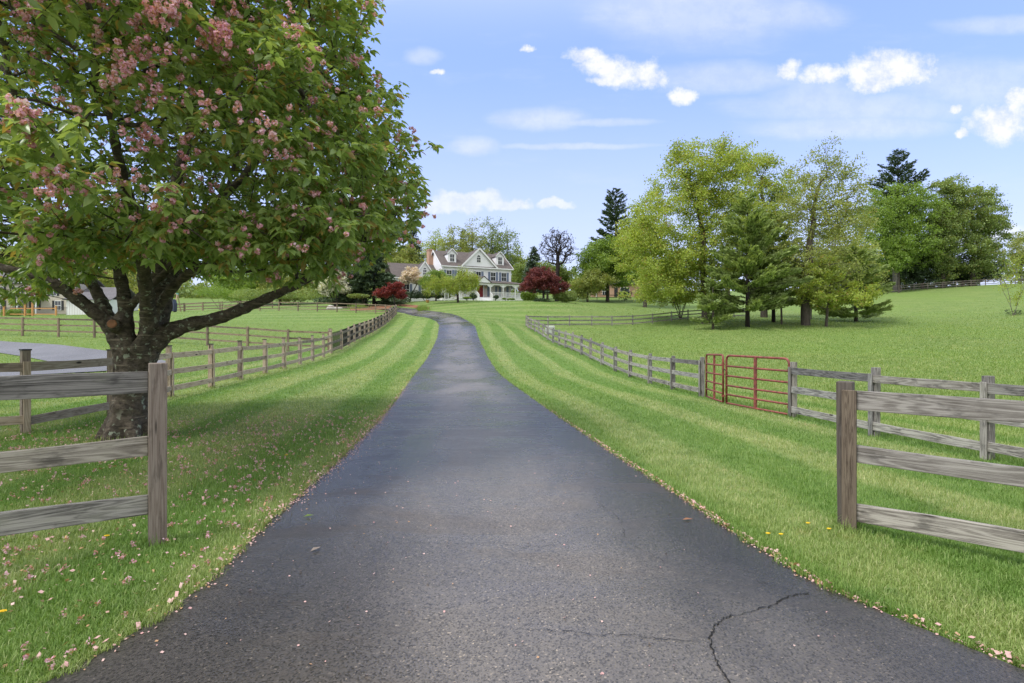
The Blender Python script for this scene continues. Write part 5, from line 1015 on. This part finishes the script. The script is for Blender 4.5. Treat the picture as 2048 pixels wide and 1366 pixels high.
    # left wing with its own small gable
    wx0, wd0, wd1, we, wr = -7.6, 1.6, 8.8, 3.9, 6.35; wi = MB(); wi.box(wx0, wd0, -.6, -.01, wd1, we); wi.build('wing_wall', M['white_wall'], root)
    wk = (wr-we)/((wd1-wd0)/2); wm = (wd0+wd1)/2; wf_ = MB(); slope(wf_, [(wx0-.3, wd0-.3, we-.3*wk+.1), (-.01, wd0-.3, we-.3*wk+.1), (-.01, wm, wr+.1), (wx0-.3, wm, wr+.1)]); slope(wf_, [(-.01, wd1+.3, we-.3*wk+.1), (wx0-.3, wd1+.3, we-.3*wk+.1), (wx0-.3, wm, wr+.1), (-.01, wm, wr+.1)]); wf_.build('wing_roof', M['roof'], root)
    gw = MB(); cx = -2.6; gw.prism([(cx-1.75, we-.6), (cx+1.75, we-.6), (cx+1.75, we), (cx, wr-.1), (cx-1.75, we)], wd0-.35, 4.5); gw.build('wing_gable', M['white_wall'], root)
    gq = MB(); slope(gq, [(cx-2.0, wd0-.55, we-.32), (cx, wd0-.55, wr+.12), (cx, wm, wr+.12), (cx-2.0, wd0+.3, we-.32)]); slope(gq, [(cx, wd0-.55, wr+.12), (cx+2.0, wd0-.55, we-.32), (cx+2.0, wd0+.3, we-.32), (cx, wm, wr+.12)]); gq.build('wing_gable_roof', M['roof'], root)
    gt = MB(); gt.beam((cx-2.05, wd0-.58, we-.36), (cx, wd0-.58, wr+.04), .2, .05); gt.beam((cx, wd0-.58, wr+.04), (cx+2.05, wd0-.58, we-.36), .2, .05); gt.box(wx0, wd0-.36, we-.42, cx-1.95, wd0-.28, we-.2); gt.build('wing_trim', M['trim'], root)
    window(root, cx, wd0-.35, we+.35, .55, .75, arch=True); window(root, -5.6, wd0, .9, 1.0, 1.7, True); window(root, -2.6, wd0, .9, .9, 1.7, True)
house()

# ------------------------------------------------------------------ brick house far right, neighbour house left
def brick_house():
    b = G(1232, 126); root = empty('brick_house', b, -.08, label='long low brick house half hidden under the green trees', cat='house'); w = MB(); w.box(-5.5, 0, -2, 9, 8, 2.9); w.build('wall', M['brick'], root)
    r = MB(); slope(r, [(-5.8, -.4, 2.9), (9.3, -.4, 2.9), (9.3, 4, 4.9), (-5.8, 4, 4.9)]); slope(r, [(9.3, 8.4, 2.9), (-5.8, 8.4, 2.9), (-5.8, 4, 4.9), (9.3, 4, 4.9)]); r.build('roof', M['roof_grey'], root)
    for u, w_ in ((-2.6, .9), (2.0, 1.9), (6.4, 1.2)): window(root, u, 0, .5, w_, 1.6)
    MB().box(-.4, -.05, 0, .4, -.003, 2.1).build('door', M['shutter_black'], root); MB().box(-4.6, -1.2, -.5, -4.45, -1.05, 2.8).build('porch_post', M['trim'], root)
brick_house()
def neighbour():
    b = G(40, 100); root = empty('neighbour_house', b, .06, label='beige two-storey house with black shutters and grey roof behind the cherry', cat='house'); w = MB(); w.box(-12, 0, -2, 8.6, 9, 5.6); w.build('wall', M['beige_wall'], root)
    r = MB(); slope(r, [(-12.4, -.5, 5.4), (9, -.5, 5.4), (9, 4.5, 8.3), (-12.4, 4.5, 8.3)]); slope(r, [(9, 9.5, 5.4), (-12.4, 9.5, 5.4), (-12.4, 4.5, 8.3), (9, 4.5, 8.3)]); r.build('roof', M['roof_grey'], root)
    gx = MB(); gx.prism([(-1.2, 5.5), (3.4, 5.5), (1.1, 7.6)], -.3, 2); gx.build('front_gable', M['white_wall'], root)
    gr = MB(); slope(gr, [(-1.5, -.5, 5.3), (1.1, -.5, 7.75), (1.1, 3.6, 7.75), (-1.5, .3, 5.3)]); slope(gr, [(1.1, -.5, 7.75), (3.7, -.5, 5.3), (3.7, .3, 5.3), (1.1, 3.6, 7.75)]); gr.build('gable_roof', M['roof_grey'], root)
    for u in (-3.4, -.4, 2.1, 5.8): window(root, u, 0, 3.2, 1.0, 1.5, True, sh='shutter_black')
    for u in (-3.4, 0.2, 2.6, 6.6): window(root, u, 0, .6, 1.0, 1.6, True, sh='shutter_black')
    MB().box(-2, -2.4, 2.55, 4.6, -.01, 2.75).build('porch_roof', M['roof_grey'], root)
    for x in (-1.9, 1.2, 4.4): MB().box(x, -2.3, -.5, x+.14, -2.16, 2.55).build('porch_post', M['trim'], root)
    ex = MB(); ex.box(8.61, 1.0, -2, 15.5, 9, 3.0); ex.build('garage_wall', M['trim'], root)
    er = MB(); slope(er, [(8.61, .6, 3.0), (15.9, .6, 3.0), (15.9, 5, 5.2), (8.61, 5, 5.2)]); slope(er, [(15.9, 9.4, 3.0), (8.61, 9.4, 3.0), (8.61, 5, 5.2), (15.9, 5, 5.2)]); er.build('garage_roof', M['roof_grey'], root)
    for x in np.arange(9, 15.4, .6): pass
    window(root, 14.2, 1.0, 1.2, .6, .6, cols=1)
neighbour()
def shed():
    b = G(176, 92); root = empty('garage', b, .1, label='white board-and-batten garage right of the beige house', cat='garage'); w = MB(); w.box(-3.4, 0, -1, 3.4, 6, 2.6); mb = w.build('wall', M['trim'], root)
    bt = MB(); 
    for x in np.arange(-3.3, 3.4, .4): bt.box(x, -.03, -1, x+.05, -.002, 2.6)
    bt.build('batten', M['porchwall'], root); r = MB(); slope(r, [(-3.8, -.4, 2.5), (3.8, -.4, 2.5), (3.8, 3, 4.0), (-3.8, 3, 4.0)]); slope(r, [(3.8, 6.4, 2.5), (-3.8, 6.4, 2.5), (-3.8, 3, 4.0), (3.8, 3, 4.0)]); r.build('roof', M['roof_grey'], root); window(root, 1.9, 0, .9, .7, .7, cols=1, sh='shutter_black')
shed()
def garden():
    P = [XY(-60, 88), XY(0, 88), XY(45, 88), XY(90, 88), XY(135, 88)]; b = Vector((*P[0], H(*P[0]))); root = empty('iron_fence', b, label='black picket garden fence in front of the beige house', cat='fence'); mb = MB()
    for i in range(len(P)-1):
        a = Vector((*P[i], H(*P[i])))-b; c = Vector((*P[i+1], H(*P[i+1])))-b
        for z in (.2, 1.15, 1.3): mb.beam(a+Vector((0, 0, z)), c+Vector((0, 0, z)), .035, .03)
        n = int((c-a).length/.14)
        for k in range(n): p = a+(c-a)*k/n; mb.beam(p, p+Vector((0, 0, 1.35)), .02, .02, up=(0, 1, 0))
    mb.build('pickets', M['wire'], root)
    for i, px in enumerate((8, 50, 65, 112)):
        g = Vector(G(px, 86)); r = empty('garden_post', g, label=['cedar post at the left end of the vegetable garden', 'cedar post left of the garden gate', 'cedar post right of the garden gate', 'cedar post at the right of the vegetable garden'][i], cat='post', group='cedar garden posts'); MB().beam((0, 0, -.3), (0, 0, 2.0 if i in (1, 2) else 1.5), .2, .2, up=(0, 1, 0)).build('post', M['cedar'], r); MB().beam((0, 0, 2.0 if i in (1, 2) else 1.5), (0, 0, 2.06 if i in (1, 2) else 1.56), .28, .28, up=(0, 1, 0)).build('post_cap', M['cedar'], r)
    g = Vector(G(20, 86)); r = empty('garden_rail', g, label='horizontal cedar rails closing the vegetable garden', cat='rail'); x2 = (110-20)*86/F; mb = MB()
    for z in (.3, 1.2): mb.beam((0, 0, z), (x2, 0, z), .14, .05)
    mb.build('rail', M['cedar'], r)
    shrub('shrub', 'green vegetable plants inside the cedar garden', 40, 87.5, [(30, 626, 14, 7), (60, 626, 9, 7), (12, 626, 9, 6)], 2200, .16, 'fresh')
garden()
def playset():
    d = 76; b = G(355, d); root = empty('swing_set', b, .15, label='wooden A-frame swing set with teal bracket at the paddock edge', cat='swing set'); h = 2.45
    for x, nm in ((0, 0), (-4.2, 1)):
        for s in (-1, 1): MB().beam((x+.06*s, s*.95, -.1), (x, s*.08, h), .11, .11, up=(1, 0, 0)).build('leg', M['playwood'], root)
        MB().beam((x, -.55, h*.42), (x, .55, h*.42), .1, .07).build('brace', M['playwood'], root)
    MB().beam((.15, 0, h+.05), (-4.4, 0, h+.05), .14, .1).build('top_beam', M['playwood'], root); MB().box(-.12, -.13, h-.1, .13, .13, h+.14).build('bracket', M['teal'], root)
    for x in (-1.1, -2.4): 
        s = MB()
        for k in (-.22, .22): s.tube([(x+k, 0, h), (x+k, 0, .55)], .02, 5)
        s.box(x-.26, -.1, .5, x+.26, .1, .54); s.build('swing', M['navy'], root)
    b2 = G(302, 75); r2 = empty('slide', b2, 0, label='yellow-green wavy slide seen between the cherry limbs', cat='slide'); sl = MB(); pts = [(-1.5+i*.28, 0, .35+1.75*(i/10)**1.3+.08*math.sin(i*1.3)) for i in range(11)]
    for i in range(10): a, c = Vector(pts[i]), Vector(pts[i+1]); sl.quad([a+Vector((0, -.3, 0)), c+Vector((0, -.3, 0)), c+Vector((0, .3, 0)), a+Vector((0, .3, 0))]); sl.beam(a+Vector((0, -.3, .1)), c+Vector((0, -.3, .1)), .22, .05); sl.beam(a+Vector((0, .3, .1)), c+Vector((0, .3, .1)), .22, .05)
    sl.build('chute', M['yellow'], r2); MB().box(1.2, -.5, 0, 1.3, .5, 2.2).build('ladder', M['playwood'], r2)
    b3 = G(345, 74); r3 = empty('covered_grill', b3, 0, label='dark blue covered grill left of the swing set', cat='grill'); q = MB(); q.prism([(-.42, .12), (.42, .12), (.46, 1.15), (.25, 1.75), (-.25, 1.75), (-.46, 1.15)], -.35, .35); q.build('cover', M['navy'], r3, bevel=.05); q = MB(); [q.box(x, -.3, 0, x+.08, .3, .12) for x in (-.4, .3)]; q.build('wheel', M['wire'], r3)
playset()
def waterer():
    b = G(1099, 53); o = MB(); o.prism([(-.45, 0), (.45, 0), (.5, .78), (-.38, .78)], -.35, .35); r = empty('horse_waterer', b, label='pale box-shaped horse waterer inside the paddock corner', cat='water trough'); o.build('tank', M['box_grey'], r, bevel=.03); MB().box(-.36, -.28, .781, .46, .28, .82).build('lid', M['trim'], r, bevel=.01)
waterer()
def lawn_ornaments():
    b = G(893, 84); r = empty('garden_arch', b, label='small white arbour left of the porch steps', cat='arbour'); m = MB()
    for x in (-.28, .28): m.box(x-.05, -.05, 0, x+.05, .05, 1.15)
    m.box(-.4, -.05, 1.15, .4, .05, 1.23); [m.box(-.2+.13*k, -.02, .1, -.17+.13*k, .02, 1.1) for k in range(4)]; m.build('frame', M['trim'], r)
    b = G(855, 81); r = empty('plant_pot', b, label='small orange pot at the foot of the dark hedge', cat='pot'); MB().tube([(0, 0, 0), (0, 0, .1), (0, 0, .34), (0, 0, .38)], [.16, .2, .27, .29], 12).build('pot', M['cedar'], r, smooth=True)
lawn_ornaments()
def fallen_leaf(px, py, s, m, label, ang):
    d = CAMZ*F/(py-HZ); x = (px-1024)*d/F; z = H(x, d)+.02; mb = MB(); c, sn = math.cos(ang), math.sin(ang); rot = lambda a, b_, h: (a*c-b_*sn, a*sn+b_*c, h)
    mb.quad([rot(-s, 0, 0), rot(-s*.2, -s*.32, .008), rot(s*.9, 0, .004), rot(-s*.2, s*.32, .012)]); mb.build('fallen_leaf', m, loc=(x, d, z), label=label, cat='leaf', group='leaves lying on the asphalt')
fallen_leaf(618, 1040, .045, M['fresh'], 'curled green leaf on the asphalt by the left edge', .4); fallen_leaf(1376, 1041, .05, M['cutwood'], 'brown dry leaf on the asphalt by the right edge', .1); fallen_leaf(632, 1108, .05, M['wood_tan'], 'pale sliver of straw on the left asphalt', 1.0)

def far_wood(label, x0, x1, D, y0, ytop, n, leaf, seed):
    r = np.random.default_rng(seed); px = r.uniform(x0, x1, n); d = D+r.uniform(0, 14, n); tp = ytop+10*np.sin(px*.045+seed)+6*np.sin(px*.13)+4*np.sin(px*.31); py = tp+(y0-tp)*r.uniform(0, 1, n)**1.3+r.normal(0, 2, n)
    C = np.stack([(px-1024)*d/F, d, CAMZ+(HZ-py)*d/F], -1); g = Hn(C[:, 0], C[:, 1]); C[:, 2] = np.maximum(C[:, 2], g+.1); V, q = cards(C, .75, .55, r, flat=.4)
    o = mesh_np('far_wood', V, [q], M[leaf]); tag(o, label, 'woodland', kind='stuff')
far_wood('distant woodland closing the view on the left', -200, 800, 150, 632, 556, 26000, 'midgreen', 3)
far_wood('distant dark woodland behind the white house', 780, 1300, 160, 615, 552, 13000, 'midgreen', 4)

def tufts():
    pts = [(-2.61, 4.05, 60), (2.76, 4.56, 110)]+[(*p, 40) for p in lf[1:9]]+[(*p, 45) for p in nf[:4]]+[(*p, 30) for p in rf[-10:]]+[(-5.86, 8.4, 260)]
    X = []; Y = []; Hh = []
    for x, y, n in pts:
        a = RNG.uniform(0, 6.28, n); rr = RNG.uniform(.05, .17, n)+(.30 if n == 260 else 0); X.append(x+np.cos(a)*rr); Y.append(y+np.sin(a)*rr); Hh.append(RNG.uniform(.06, .15, n))
    X = np.concatenate(X); Y = np.concatenate(Y); h = np.concatenate(Hh); n = len(X); Z = Hn(X, Y); a = RNG.uniform(0, 6.28, n); l = RNG.uniform(.1, .7, n); dx, dy = np.cos(a), np.sin(a); w = .005*np.maximum(1, Y/6)
    b = np.stack([X, Y, Z-.005], -1); S = np.stack([-dy*w/2, dx*w/2, 0*w], -1); mid = b+np.stack([dx*l*h*.3, dy*l*h*.3, h*.6], -1); tip = b+np.stack([dx*l*h, dy*l*h, h*(1-.3*l)], -1)
    V = np.stack([b-S, b+S, mid-S*.8, mid+S*.8, tip], 1).reshape(-1, 3); i = np.arange(n)[:, None]*5; uv = np.repeat(np.stack([X-xc(Y), Y], -1), 5, 0)
    tag(mesh_np('tall_grass', V, [np.concatenate([i, i+1, i+3, i+2], 1), np.concatenate([i+2, i+3, i+4], 1)], M['blade'], uv=uv), 'taller grass tufts left by the mower around posts and trunk', 'grass', kind='stuff')
tufts()
far_wood('undergrowth behind the ridge fence under the hilltop trees', 1660, 1960, 130, 592, 548, 5200, 'spruce', 6)
